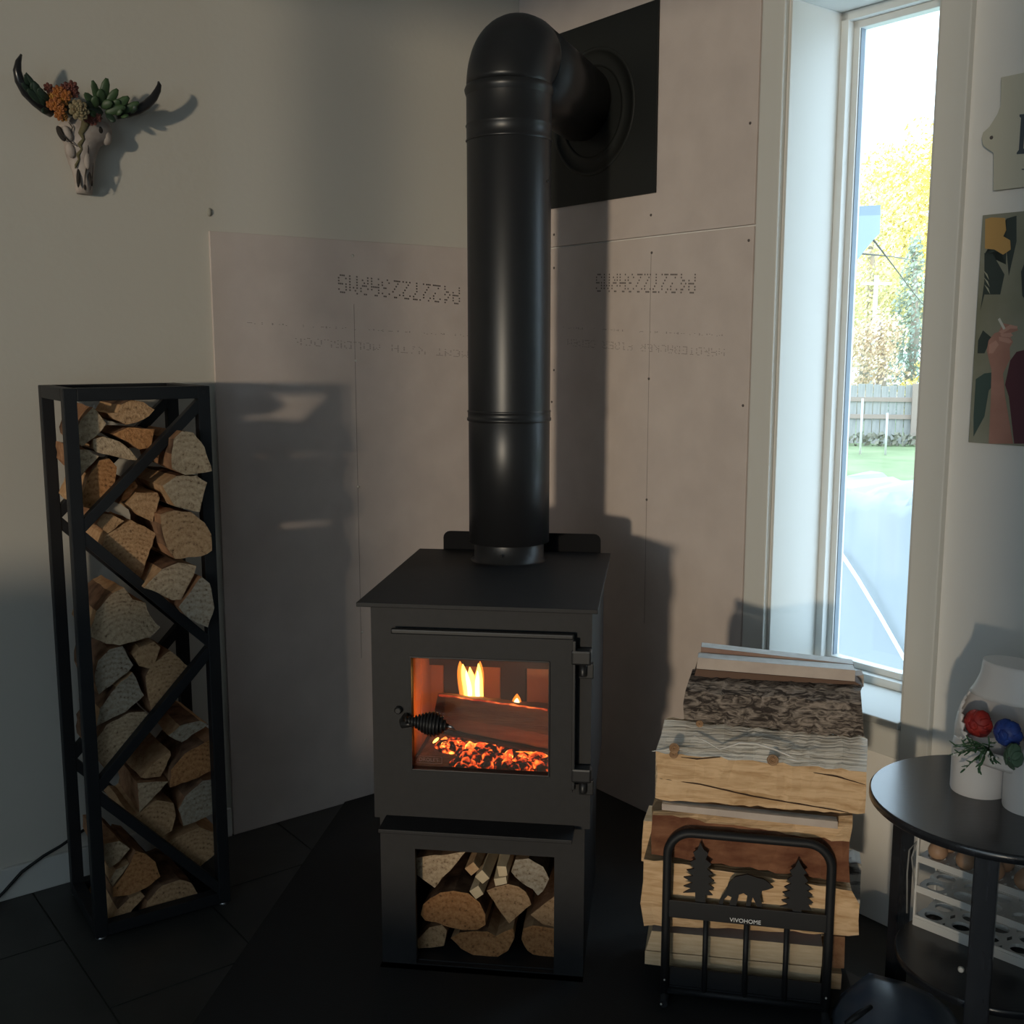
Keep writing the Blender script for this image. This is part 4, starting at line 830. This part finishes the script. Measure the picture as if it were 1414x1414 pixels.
def rose(name, c, r, m, lab, seed):
    rr_ = random.Random(seed); b = MB()
    for ring, (nn, rad, tilt, sz_) in enumerate(((7, .62, .9, .55), (6, .40, .55, .48), (4, .18, .2, .40))):
        for k in range(nn):
            a = 2 * math.pi * k / nn + ring; dirv = fx * math.cos(a) + Z * math.sin(a); nrm = (-fy_ * math.cos(tilt) + dirv * math.sin(tilt)).normalized()
            M = nrm.to_track_quat('Z', 'Y').to_matrix(); b.ball(c + dirv * (rad * r) - fy_ * (r * .35 * (1 - rad)), r * sz_, r * sz_ * rr_.uniform(.8, 1.1), r * .16, 9, 6, M)
    b.ball(c + fy_ * r * .2, r * .7, r * .5, r * .7, 10, 8); tag(b.build(name, m), lab, 'flower')
rose('fabric_rose', cen - fx * .042 - fy_ * .030 + Z * .128, .026, mat('red_petals', (.42, .03, .02), .6, col2=(.25, .015, .015), scale=60), 'red fabric rose inside the torso planter opening', 2)
rose('fabric_rose', cen + fx * .012 - fy_ * .032 + Z * .126, .026, mat('blue_petals', (.03, .08, .35), .5, col2=(.02, .04, .20), scale=60), 'blue fabric rose inside the torso planter opening', 3)
sp = thing('greenery_sprig', cen - fx * .0 - fy_ * .05 + Z * .085, 'green artificial sprig with tiny white buds at the planter front', 'plant')
M_grn = mat('sprig_green', (.03, .085, .035), .6, col2=(.06, .14, .06), scale=40); M_bud = mat('white_bud', (.7, .7, .66), .5)
rr_ = random.Random(5); bs, bb = MB(), MB(); so = cen - fx * .008 - fy_ * .046 + Z * .098
for k in range(13):
    d = (-fy_ * rr_.uniform(.3, .9) + fx * rr_.uniform(-1.3, .9) + Z * rr_.uniform(-.8, .45)).normalized(); L_ = rr_.uniform(.025, .055); e = so + d * L_ - fy_ * .012
    bs.tube([so - fy_ * .004, so + d * L_ * .5 + Z * .003 - fy_ * .01, e], [.0013, .001, .0006], 5)
    for q in range(5):
        p = so.lerp(e, .35 + .14 * q) - fy_ * .004; dd = (d + V((rr_.uniform(-1, 1), rr_.uniform(-1, 1), rr_.uniform(-1, 1)))).normalized(); M = dd.to_track_quat('Z', 'Y').to_matrix()
        bs.ball(p + dd * .006, .0022, .0010, .0075, 6, 5, M)
    if k % 2 == 0:
        for q in range(2): bb.ball(e + V((rr_.uniform(-1, 1), rr_.uniform(-1, 1), rr_.uniform(-1, 1))) * .006, .0021, .0021, .0024, 7, 5)
for q_ in (bs.build('foliage', M_grn, sp), bb.build('buds', M_bud, sp)): q_['kind'] = 'stuff'
b = MB()
for k in range(5):
    a = k * 1.1; M = (-fy_ * .8 + fx * math.cos(a) + Z * math.sin(a) * .6).normalized().to_track_quat('Z', 'Y').to_matrix(); b.ball(cen + fx * (.036 + .010 * math.cos(a)) - fy_ * .058 + Z * (.098 + .012 * math.sin(a)), .011, .015, .0016, 9, 6, M)
b.build('broad_leaves', mat('soft_green_leaf', (.06, .12, .07), .6, col2=(.12, .19, .12), scale=30), sp)

# ------------------------------------------------------------------ dustpan on the floor, front right
M_dp = mat('worn_black_metal_blue_sheen', (.045, .060, .085), .30, col2=(.09, .105, .13), scale=14, bump=.15, bscale=30, spec=.6)  # blue of the window reflection mixed into the black metal colour
d0 = onz(1185, 1440, .0)
dp = thing('dustpan', V((d0.x, d0.y, 0)), 'scuffed black metal dustpan with painted blue sheen lying on the floor by the round table', 'dustpan')
def dpp(x, y, z): return onz(x, y, z)
b = MB(); vs = []; NU, NV = 14, 10
back = [dpp(1148, 1396, .02), dpp(1162, 1372, .05), dpp(1200, 1343, .085), dpp(1250, 1356, .085), dpp(1285, 1372, .07), dpp(1312, 1394, .04), dpp(1326, 1414, .01)]
def crv(P_, t):
    q = t * (len(P_) - 1); i = min(int(q), len(P_) - 2); return P_[i].lerp(P_[i + 1], q - i)
fwd = V((-.08, -1, 0)).normalized()
for j in range(NV + 1):
    t = j / NV
    for i in range(NU + 1):
        p = crv(back, i / NU).copy(); p += fwd * (.15 * t); p.z = max(.004, p.z * (1 - .75 * t ** 1.5)); vs.append(p)
b.add(vs, [(j * (NU + 1) + i, j * (NU + 1) + i + 1, (j + 1) * (NU + 1) + i + 1, (j + 1) * (NU + 1) + i) for j in range(NV) for i in range(NU)], 0, True)
hood = b.build('hood', M_dp, dp); hood.modifiers.new('thickness', 'SOLIDIFY').thickness = .002
bp = [V((q.x, q.y, 0.001)) for q in back]; MB().prism(bp + [q + fwd * .16 for q in bp[::-1]], Z * .002).build('base', M_dp, dp)
b = MB(); lo = [V((q.x, q.y, .002)) for q in back]; b.add(back + lo, [(i, i + 1, len(back) + i + 1, len(back) + i) for i in range(len(back) - 1)]); b.build('back_wall', M_dp, dp)
MB().tube([dpp(1168, 1414, .055), dpp(1190, 1398, .07), dpp(1203, 1390, .072)], [.005, .006, .004], 8).build('hang_loop', M_black, dp)

# ------------------------------------------------------------------ plaque and picture on the right wall
M_sgn = mat('cream_painted_wood', (.55, .53, .43), .6, bump=.05, bscale=60)
s0 = Rpx(1376, 265, 0); sg = thing('wall_plaque', Rpx(1395, 190, .002), 'cream wooden plaque with a nailed scalloped ear and dark lettering', 'plaque')
pts = [Rpx(x, y, .0015) for x, y in ((1376, 264), (1376.5, 212), (1370, 208), (1362, 202), (1360, 192), (1362, 184), (1371, 176), (1376, 168), (1382, 158), (1386, 148), (1387, 108))]
tR = RW(1.80, Rpx(1387, 108).z, .0015); bR = RW(1.80, Rpx(1376, 264).z, .0015)
MB().prism(pts + [tR, bR], NR * .012).build('plank', M_sgn, sg, .001)
MB().lathe(Rpx(1369, 190, .0135), [(.0035, 0), (.003, .001)], 10, NR).build('nail_head', M_scrd, sg)
M_let = mat('sign_lettering', (.06, .075, .09), .7)
lp = [(1408, 158), (1420, 157), (1420, 161), (1416, 163), (1413, 205), (1419, 209), (1419, 212), (1404, 213), (1404, 211), (1407, 207), (1410, 163), (1408, 161)]
MB().prism([Rpx(x, y, .0137) for x, y in lp], NR * .0005).build('letter_stroke', M_let, sg)
MB().prism([Rpx(x, y, .0137) for x, y in ((1411, 233), (1420, 233), (1420, 235), (1411, 234.5))], NR * .0005).build('letter_dash', M_let, sg)

pz1, pz0 = 1.484, 1.060; ps0, ps1 = 1.4175, 1.73
poster = tag(MB().obox(RW(ps0, pz0, .0015), UR * (ps1 - ps0), NR * .012, Z * (pz1 - pz0)).build('wall_picture', mat('painted_backdrop', (.20, .20, .14), .7, col2=(.30, .30, .24), scale=5), bevel=.0008), 'unframed painted picture of a hand holding a cigarette among dark leaves', 'picture')
def flat(name, pts, m, o_=.0137):
    P = [Rpx(x, y, o_) for x, y in pts]; P = [q if (q - K).dot(UR) > ps0 + .001 else q + UR * (ps0 + .001 - (q - K).dot(UR)) for q in P]
    MB().prism(P, NR * .0003).build(name, m, poster)
kp = 114 / 288
def PP(p): return [(1300 + x * kp, 80 + y * .396) for x, y in p]
flat('print_patch', PP([(150, 685), (205, 670), (225, 720), (222, 690), (228, 560), (262, 550), (262, 640), (235, 760), (225, 640)]), mat('print_dark_green', (.035, .05, .045), .7))
flat('print_leaf', PP([(150, 680), (180, 685), (220, 755), (205, 825), (150, 825), (136, 880), (150, 780)]), MATS['print_dark_green'])
flat('print_flower', PP([(153, 562), (175, 556), (222, 558), (226, 600), (216, 622), (240, 636), (242, 668), (215, 686), (185, 668), (152, 665)]), mat('print_yellow', (.50, .30, .10), .7), .0141)
flat('print_leaf', PP([(128, 985), (145, 950), (175, 975), (150, 1030), (126, 1030)]), MATS['print_dark_green'])
flat('print_robe', PP([(240, 1055), (262, 1025), (300, 1015), (300, 1345), (254, 1345), (235, 1180), (222, 1140)]), mat('print_maroon', (.085, .025, .035), .7))
flat('print_leaf', PP([(120, 1120), (150, 1100), (190, 1095), (195, 1125), (165, 1160), (150, 1250), (112, 1320), (112, 1250)]), mat('print_teal', (.05, .085, .075), .7))
flat('print_arm', PP([(165, 1345), (172, 1200), (175, 1090), (158, 1020), (165, 985), (185, 960), (200, 955), (215, 925), (262, 935), (268, 950), (235, 962), (250, 990), (238, 1010), (240, 1050), (215, 1100), (222, 1180), (250, 1345)]), mat('print_skin', (.42, .22, .17), .7, col2=(.33, .16, .12), scale=14), .0141)
for fp in ([(200, 955), (240, 930), (266, 936), (264, 944), (240, 944), (212, 962)], [(205, 962), (242, 958), (250, 968), (238, 974), (210, 972)], [(200, 972), (235, 978), (246, 990), (236, 996), (202, 986)], [(166, 1000), (190, 985), (200, 1000), (180, 1030), (165, 1030)]):
    flat('print_finger', PP(fp), mat('print_skin_light', (.50, .28, .22), .7), .0145)
flat('print_cigarette', PP([(197, 912), (204, 906), (224, 944), (216, 948)]), mat('print_white', (.6, .58, .52), .7), .0145)
flat('print_leaf', PP([(278, 745), (300, 690), (300, 850), (282, 830)]), MATS['print_dark_green'])
for q in ((158, 740), (160, 765), (162, 790)): flat('print_vein', PP([(q[0] - 12, q[1]), (q[0] + 2, q[1] + 14), (q[0] + 8, q[1] + 34), (q[0] - 2, q[1] + 18)]), mat('print_cream', (.38, .38, .28), .7), .0141)

# ------------------------------------------------------------------ longhorn skull on the left wall
SO = .055
k7 = 220 / 1414
def SP(x, y, off=SO): return Lpx(20 + x * k7, 60 + y * k7, off)
skc = SP(620, 800, .0)
sk = thing('bull_skull', V((skc.x, skc.y, SP(600, 1330, .0).z)), 'small longhorn skull wall ornament crowned with succulents and flowers', 'wall ornament')
M_bone = mat('aged_bone', (.46, .40, .36), .7, col2=(.30, .25, .22), scale=25, bump=.3, bscale=40); M_horn = mat('black_horn', (.012, .012, .014), .28, spec=.5)
axx = -UL   # to the right as seen
secs = [(690, 430, 830, .030, .052), (760, 385, 862, .030, .058), (830, 392, 850, .030, .058), (900, 440, 760, .028, .056), (980, 452, 722, .026, .054), (1060, 480, 708, .024, .050), (1140, 512, 702, .020, .046), (1220, 535, 698, .018, .040), (1300, 545, 690, .016, .034), (1338, 552, 686, .012, .026)]
b = MB(); vs = []; n = 24
for (yy, xa, xb, dp_, off) in secs:
    Pa, Pb = SP(xa, yy, off * .5), SP(xb, yy, off * .5); c = (Pa + Pb) / 2; hw = (Pb - Pa).length / 2
    for k in range(n):
        a = 2 * math.pi * k / n; rid = 1 + .10 * math.exp(-((a - math.pi / 2) / .35) ** 2)
        vs.append(c + axx * (hw * math.cos(a)) + NL * (dp_ * math.sin(a) * rid))
b.add(vs, [(i * n + k, i * n + (k + 1) % n, (i + 1) * n + (k + 1) % n, (i + 1) * n + k) for i in range(len(secs) - 1) for k in range(n)], 0, True)
b.f += [list(range(n)), [(len(secs) - 1) * n + k for k in range(n)]]; b.m += [0, 0]; b.sm += [False, False]
cran = b.build('cranium', M_bone, sk)
Mw = Matrix((axx, Z, NL)).transposed()
def blob(name, x, y, off, rx, rz, rd, m, par, ang=0.):
    M = Mw @ Matrix.Rotation(ang, 3, 'Z'); return MB().ball(SP(x, y, off), rx, rz, rd, 14, 10, M).build(name, m, par)
M_soc = mat('hollow_shade', (.03, .024, .02), .9)  # dark lumps stand in for shade in sockets, nostrils and cracks
blob('eye_socket', 414, 800, .048, .0075, .017, .007, M_soc, cran, .45); blob('eye_socket', 745, 770, .052, .010, .011, .006, M_soc, cran); blob('brow', 815, 840, .040, .012, .016, .012, M_bone, cran)
blob('nasal_cavity', 566, 1195, .0395, .0042, .020, .0035, M_soc, cran, -.05); blob('nasal_cavity', 668, 1190, .0395, .0042, .019, .0035, M_soc, cran, .22); blob('nasal_cavity', 625, 1270, .034, .0030, .008, .003, M_soc, cran)
for cp_ in ([(395, 745), (430, 810), (490, 870), (560, 915)], [(480, 700), (515, 745), (500, 800)], [(640, 830), (655, 930), (650, 1040), (628, 1170), (622, 1290)], [(700, 1060), (690, 1180), (672, 1300)]):
    MB().tube([SP(x, y, .0585 - .018 * max(0, (y - 850)) / 450) for x, y in cp_], [.0006] + [.0013] * (len(cp_) - 2) + [.0006], 6).build('bone_crack', M_soc, cran)
M_moss = mat('moss_streak', (.12, .105, .055), .95, bump=.6, bscale=80)
pts = [SP(640, 690, .056), SP(620, 740, .058), SP(590, 800, .058), SP(612, 850, .056), SP(578, 900, .054), SP(596, 940, .053), SP(562, 990, .050), SP(574, 1030, .048), SP(545, 1080, .044), SP(540, 1110, .041)]
MB().tube(pts, [.010, .008, .006, .0045, .005, .0032, .004, .0025, .0028, .001], 8).build('moss_streak', M_moss, cran)
blob('nose_bone', 640, 1010, .049, .0075, .026, .006, M_bone, cran, .05); blob('cheek_bone', 470, 800, .050, .010, .017, .010, M_bone, cran, .4); blob('cheek_bone', 500, 950, .046, .010, .016, .008, M_bone, cran, .15)
lp = [(330, 600, .045), (270, 570, .05), (190, 510, .055), (105, 430, .06), (45, 330, .065), (24, 240, .068), (35, 160, .068), (60, 98, .066)]
MB().tube([SP(x, y, o_) for x, y, o_ in lp], [.0135, .013, .0125, .0115, .010, .0085, .006, .0022], 14).build('horn', M_horn, sk)
rp = [(900, 620, .045), (1000, 612, .05), (1090, 590, .055), (1170, 545, .06), (1235, 480, .065), (1272, 415, .068), (1285, 370, .068), (1278, 338, .066)]
MB().tube([SP(x, y, o_) for x, y, o_ in rp], [.0125, .012, .0115, .0105, .009, .0072, .005, .002], 14).build('horn', M_horn, sk)
M_suc = mat('succulent_green', (.028, .055, .022), .5, col2=(.05, .10, .035), scale=20); M_sucd = mat('succulent_dark', (.012, .028, .016), .5, col2=(.025, .05, .03), scale=20)
def leaf(x0, y0, x1, y1, wd, m, o0=.055, o1=.075, name='succulent_leaf'):
    A_, B_ = SP(x0, y0, o0), SP(x1, y1, o1); d = (B_ - A_); L_ = d.length; d.normalize(); s_ = d.cross(NL).normalized(); M = Matrix((s_, d, s_.cross(d))).transposed()
    MB().ball((A_ + B_) / 2, wd, L_ / 2, wd * .45, 10, 8, M).build(name, m, sk)
for a_ in ((760, 560, 690, 322, .0085), (770, 560, 822, 302, .0105), (800, 570, 918, 400, .0095), (740, 560, 615, 440, .0095), (850, 600, 1020, 472, .0105), (930, 620, 1110, 520, .0085), (780, 560, 760, 400, .011), (870, 600, 960, 600, .010), (820, 620, 890, 700, .008), (960, 640, 1000, 650, .009), (700, 590, 640, 510, .008), (800, 620, 990, 560, .010), (720, 600, 680, 640, .009), (860, 590, 930, 500, .010), (760, 560, 870, 520, .010), (700, 600, 720, 460, .010), (1000, 610, 1090, 560, .008)): leaf(*a_, M_suc if a_[4] > .0084 else M_sucd)
for a_ in ((300, 560, 95, 252, .006), (270, 560, 165, 330, .0095), (250, 540, 110, 400, .008), (300, 600, 240, 600, .007), (320, 520, 200, 400, .008), (180, 470, 60, 350, .006), (150, 420, 90, 270, .007), (210, 470, 150, 340, .009), (260, 520, 215, 390, .009)): leaf(*a_, M_sucd, .062, .080)
def rosette(x, y, r, m, seed, off=.075, rings=((9, .85, .42), (8, .58, .36), (6, .33, .28), (4, .12, .2)), tilt=0.):
    rr_ = random.Random(seed); b = MB(); c = SP(x, y, off)
    for i, (nn, rad, sz_) in enumerate(rings):
        for k in range(nn):
            a = 2 * math.pi * (k + .5 * (i % 2)) / nn + rr_.uniform(-.12, .12); d = axx * math.cos(a) + Z * math.sin(a); el = .25 + .28 * i; ld = (d * math.cos(el) + NL * math.sin(el)).normalized()
            s_ = ld.cross(NL).normalized(); M = Matrix((s_, ld, s_.cross(ld))).transposed(); b.ball(c + d * (rad * r * .62) + NL * (.0022 * i), r * sz_ * .62, r * sz_ * .85, r * .09, 8, 6, M)
    return b.build('rosette_flower', m, sk)
rosette(570, 592, .026, mat('cream_rosette', (.30, .25, .14), .6, col2=(.20, .15, .08), scale=90), 1, .085)
M_or = mat('orange_bloom', (.42, .15, .03), .6, col2=(.28, .08, .025), scale=90); M_ma = mat('maroon_bloom', (.16, .045, .03), .6, col2=(.09, .03, .025), scale=90); M_ye = mat('amber_bloom', (.46, .22, .04), .6, col2=(.30, .12, .03), scale=80)
for i, (x, y, r) in enumerate(((340, 480, .010), (390, 430, .010), (370, 540, .011), (430, 500, .010), (330, 545, .009), (410, 580, .009), (430, 650, .008), (395, 640, .008), (460, 460, .009))): rosette(x, y, r * 1.55, M_or if i % 3 else M_ye, 20 + i, .066 + .004 * (i % 3), ((7, .8, .5), (5, .4, .4), (3, .1, .3)))
for i, (x, y, r) in enumerate(((460, 400, .010), (510, 385, .010), (300, 395, .008), (690, 680, .009), (640, 660, .008), (740, 660, .007), (530, 440, .008))): rosette(x, y, r * 1.55, M_ma, 40 + i, .068, ((7, .8, .5), (5, .4, .4), (3, .1, .3)))
blob('flower_bed', 600, 590, .050, .045, .018, .018, M_sucd, sk)

# ------------------------------------------------------------------ outside
GZ = -.66
def ondist(x, y, D):           # point at horizontal distance D along a pixel's direction
    d = ray(x, y); return CAM + d * (D / math.hypot(d.x, d.y))
M_grass = mat('lawn_grass', (.17, .22, .10), .9, col2=(.25, .30, .15), scale=1.2, bump=.5, bscale=30)
o = MB().box((-60, 3.6, GZ - .1), (80, 120, GZ)).build('ground', M_grass); struct(o)
# grass close under the house too
fc = ondist(1225, 607, 22.9); fd = V((1, -.10, 0)).normalized(); fn = V((fd.y, -fd.x, 0))
M_fb = mat('weathered_fence_board', (.28, .27, .255), .85, col2=(.38, .36, .33), scale=3, stretch=(6, 6, 1)); M_fr = mat('fence_rail', (.34, .26, .21), .85)
fen = thing('board_fence', V((fc.x, fc.y, GZ)), 'weathered grey board fence with two rails at the far side of the lawn', 'fence')
bp_ = None; rr_ = random.Random(9)
protos = []
for k in range(-24, 25):
    P = V((fc.x, fc.y, GZ)) + fd * (k * .150)
    if len(protos) < 3: q = MB().obox(P, fd * .136, -fn * .02, Z * (1.16 + .03 * len(protos))).build('board', [M_fb], fen, origin=P); protos.append(q)
    else: copyto(rr_.choice(protos), fen, P + Z * rr_.uniform(-.02, .0))
for zq in (.50, .84): MB().obox(V((fc.x, fc.y, GZ + zq)) - fd * 3.6 + fn * .04, fd * 7.4, -fn * .04, Z * .085).build('rail', M_fr, fen)
for k in (-2.0, .42, 2.8): MB().obox(V((fc.x, fc.y, GZ)) + fd * k + fn * .14, fd * .1, -fn * .1, Z * 1.2).build('post', M_fr, fen)
for px_, lab in ((1188, 'thin pale garden stake standing in the lawn before the fence, taller one'), (1223, 'thin pale garden stake standing in the lawn before the fence, shorter one')):
    q = ondist(px_, 617, 20.5); tag(MB().tube([(q.x, q.y, GZ), (q.x, q.y, GZ + (1.0 if px_ < 1200 else .75))], .02, 8).build('garden_stake', mat('pale_stake', (.6, .58, .54), .8)), lab, 'stake')
# low weeds along the fence foot
def leaves(b, c, rx, ry, rz, n, s, r, mi=0):
    for _ in range(n):
        while True:
            q = V((r.uniform(-1, 1), r.uniform(-1, 1), r.uniform(-1, 1)))
            if .25 < q.length < 1: break
        p = V(c) + V((q.x * rx, q.y * ry, q.z * rz)); a = V((r.uniform(-1, 1), r.uniform(-1, 1), r.uniform(-1, 1))).normalized(); t = a.orthogonal().normalized() * s * r.uniform(.6, 1.3); u = a.cross(t)
        b.add([p - t, p - u * .5, p + t, p + u * .5], [(0, 1, 2, 3)], mi)
rw_ = random.Random(21); b = MB()
for k in range(16):
    P = V((fc.x, fc.y, GZ + .12)) + fd * rw_.uniform(-3.2, 3.2) + fn * rw_.uniform(.38, .7); leaves(b, P, .3, .2, .14, 40, .07, rw_)
wd_ = b.build('weeds', mat('weed_brown_green', (.13, .13, .09), .9, col2=(.24, .22, .16), scale=3)); wd_['kind'] = 'stuff'; tag(wd_, 'tangled low weeds growing along the foot of the fence', 'weeds')
M_gold = mat('golden_leaves', (.72, .54, .12), .8, col2=(.84, .70, .26), scale=1.5); M_goldd = mat('amber_leaves', (.66, .48, .26), .8, col2=(.76, .60, .38), scale=1.5); M_con = mat('conifer_needles', (.26, .32, .26), .8, col2=(.38, .43, .34), scale=1.5)  # foliage colours paled, glare through the window put into them
M_olv = mat('olive_leaves', (.62, .56, .28), .8, col2=(.78, .72, .42), scale=1.5); M_tru = mat('tree_trunk', (.34, .28, .22), .9); M_tw = mat('bare_orange_twigs', (.68, .50, .32), .8, col2=(.78, .62, .44), scale=2)
def tree(px_, D, base, h, rx, crown0, m, lab, n, s, seed, conif=False):
    r = random.Random(seed); q = ondist(px_, 560, D); P = V((q.x, q.y, GZ)); t = thing('tree', P, lab, 'tree', 'trees beyond the fence')
    MB().tube([P, P + V((.1, 0, h * .5)), P + V((0, .1, h * .92))], [.16, .11, .03], 8).build('trunk', M_tru, t); b = MB()
    if conif:
        for k in range(12): f_ = k / 12; leaves(b, P + Z * (crown0 + (h - crown0) * f_), rx * (1 - f_ * .9), rx * (1 - f_ * .9), (h - crown0) / 12, int(n / 12 * (1.3 - f_)), s, r)
    else:
        for k in range(22):
            a = r.uniform(0, 6.28); f_ = r.random(); rad = rx * (.75 if f_ < .7 else .5) * r.random() ** .5
            leaves(b, P + V((rad * math.cos(a), rad * math.sin(a), crown0 + (h - crown0) * (.12 + .76 * f_))), rx * .42, rx * .42, (h - crown0) * .16, n // 22, s, r)
    b.build('crown', m, t)['kind'] = 'stuff'
tree(1190, 30, 0, 6.6, 1.9, 2.0, M_olv, 'olive gold leafy tree standing over the fence end by the eave', 6000, 0.07, 31)
tree(1285, 35, 0, 8.2, 2.4, 2.6, M_gold, 'bright golden tree beside the dark conifer', 8000, 0.075, 32)
tree(1236, 40, 0, 8.8, 2.2, 4.2, M_gold, 'tall yellow tree whose crown rises above all others', 8000, 0.075, 33)
tree(1252, 28, 0, 4.6, 1.0, .4, M_con, 'dark grey green conifer just beyond the fence', 3500, 0.06, 34, True)
tree(1210, 26, 0, 2.7, .9, .5, M_tw, 'low shrub of orange twigs just behind the fence', 2600, 0.05, 35)
tree(1165, 33.8, 0, 3.2, 1.2, .6, M_goldd, 'amber bush behind the fence next to the utility pole', 2600, 0.06, 36)
tree(1278, 24, 0, 1.85, .55, .5, M_gold, 'small yellow bush peeping over the fence top', 1500, 0.04, 37)
tree(1320, 46, 0, 7, 2.6, 1.5, M_goldd, 'broad amber tree far behind the golden tree', 4500, 0.1, 38)
tree(1150, 47, 0, 7.5, 2.6, 1.5, M_gold, 'broad golden tree far behind the olive gold tree', 4500, 0.1, 39)
tree(1232, 53, 0, 6.5, 3.2, .8, M_goldd, 'wide amber tree farthest behind the conifer', 4500, 0.11, 40)
q = ondist(1206, 470, 27.3); up_ = thing('utility_pole', V((q.x, q.y, GZ)), 'pale utility pole standing among the trees', 'utility pole')
MB().tube([(q.x, q.y, GZ), (q.x, q.y, 2.9)], .05, 10).build('pole', mat('pale_pole', (.62, .60, .58), .7), up_); MB().bar((q.x - .35, q.y, 2.72), (q.x + .35, q.y, 2.72), .06, .06).build('cross_arm', MATS['pale_pole'], up_)
q = ondist(1232, 520, 32); sh = thing('garden_shed', V((q.x, q.y, GZ)), 'low white shed roof glimpsed above the fence', 'shed')
MB().box((q.x - 1.3, q.y - .8, GZ), (q.x + 1.3, q.y + .8, GZ + .95)).build('walls', mat('shed_wall', (.55, .55, .55), .8), sh); MB().prism([V((q.x - 1.4, q.y - .95, GZ + .92)), V((q.x - 1.4, q.y + .95, GZ + .92)), V((q.x - 1.4, q.y, GZ + 1.35))], V((2.8, 0, 0))).build('roof', mat('shed_roof', (.8, .8, .8), .6), sh)
# eave of the house seen past the window frame
M_eave = mat('blue_grey_eave', (.20, .25, .29), .6); dE = 5.2
def E_(x, y, dd=0.): P = ondist(x, y, dE); return P + FW * dd
ev = thing('roof_eave', E_(1150, 330), 'blue grey boxed roof eave end jutting past the window frame', 'eave')
face = [E_(1120, 288), E_(1216, 283), E_(1216, 297), E_(1120, 300)]; MB().prism(face, V((.05, .5, 0))).build('fascia', M_eave, ev)
MB().prism([E_(1118, 300), E_(1216, 297), E_(1215, 322), E_(1207, 330), E_(1182, 361), E_(1118, 372)], V((.045, .45, 0))).build('soffit_box', mat('blue_grey_panel', (.27, .33, .37), .6), ev)
tag(MB().tube([E_(1204, 322, .03), ondist(1232, 365, 9.6), ondist(1262, 405, 14.2), ondist(1330, 490, 24.)], .005, 6).build('service_wire', M_scrd), 'thin dark wire sloping down from the eave past the trees', 'wire')
tag(MB().tube([E_(1182, 347, .03), ondist(1230, 354, 9.6), ondist(1310, 367, 30.)], .005, 6).build('service_wire', M_scrd), 'thin dark wire running nearly level beyond the eave', 'wire')
# stack wrapped in white plastic right outside the window
M_wrap = mat('white_plastic_wrap', (.34, .37, .40), .35, bump=.6, bscale=5, spec=.5)
t0 = ondist(1168, 684, 3.9); t1 = ondist(1290, 690, 3.75)
wr = thing('wrapped_stack', V(((t0.x + t1.x) / 2, (t0.y + t1.y) / 2 + .3, GZ)), 'waist high stack wrapped in white plastic right outside the window', 'wrapped stack')
b = MB(); NXw, NZw = 28, 16; rr_ = random.Random(77); vs = []; e = (t1 - t0); e.z = 0; L0 = t0 - e * .8; eW = e * 2.4; nb = V((-e.y, e.x, 0)).normalized()
ztop = (t0.z + t1.z) / 2
prof2 = [(0., GZ), (.01, GZ + .4), (0., GZ + .8), (.012, GZ + 1.1), (.0, ztop - .06), (.015, ztop - .025), (.05, ztop - .004), (.11, ztop), (.3, ztop + .006), (.55, ztop), (.62, ztop - .05), (.64, GZ)]
for i in range(NXw + 1):
    for d_, zq in prof2: j = V((rr_.uniform(-.5, .5), rr_.uniform(-.5, .5), rr_.uniform(-1, 1))) * (.016 if zq > ztop - .1 else .006); vs.append(V((L0.x, L0.y, 0)) + eW * (i / NXw) + nb * d_ + Z * zq + (j if zq > GZ else V((0, 0, 0))))
m_ = len(prof2); b.add(vs, [(i * m_ + k, i * m_ + k + 1, (i + 1) * m_ + k + 1, (i + 1) * m_ + k) for i in range(NXw) for k in range(m_ - 1)], 0, True)
b.f += [list(range(m_)), [NXw * m_ + k for k in range(m_)]]; b.m += [0, 0]; b.sm += [False, False]; b.build('plastic_cover', M_wrap, wr)
def onW(x, y): return onpl(x, y, V((t0.x, t0.y, 0)) - nb * .012, nb)
MB().tube([onW(1160, 762), onW(1185, 800), onW(1215, 850), onW(1252, 915)], .007, 6).build('binding_string', mat('bright_string', (.95, .95, .95), .5), wr)
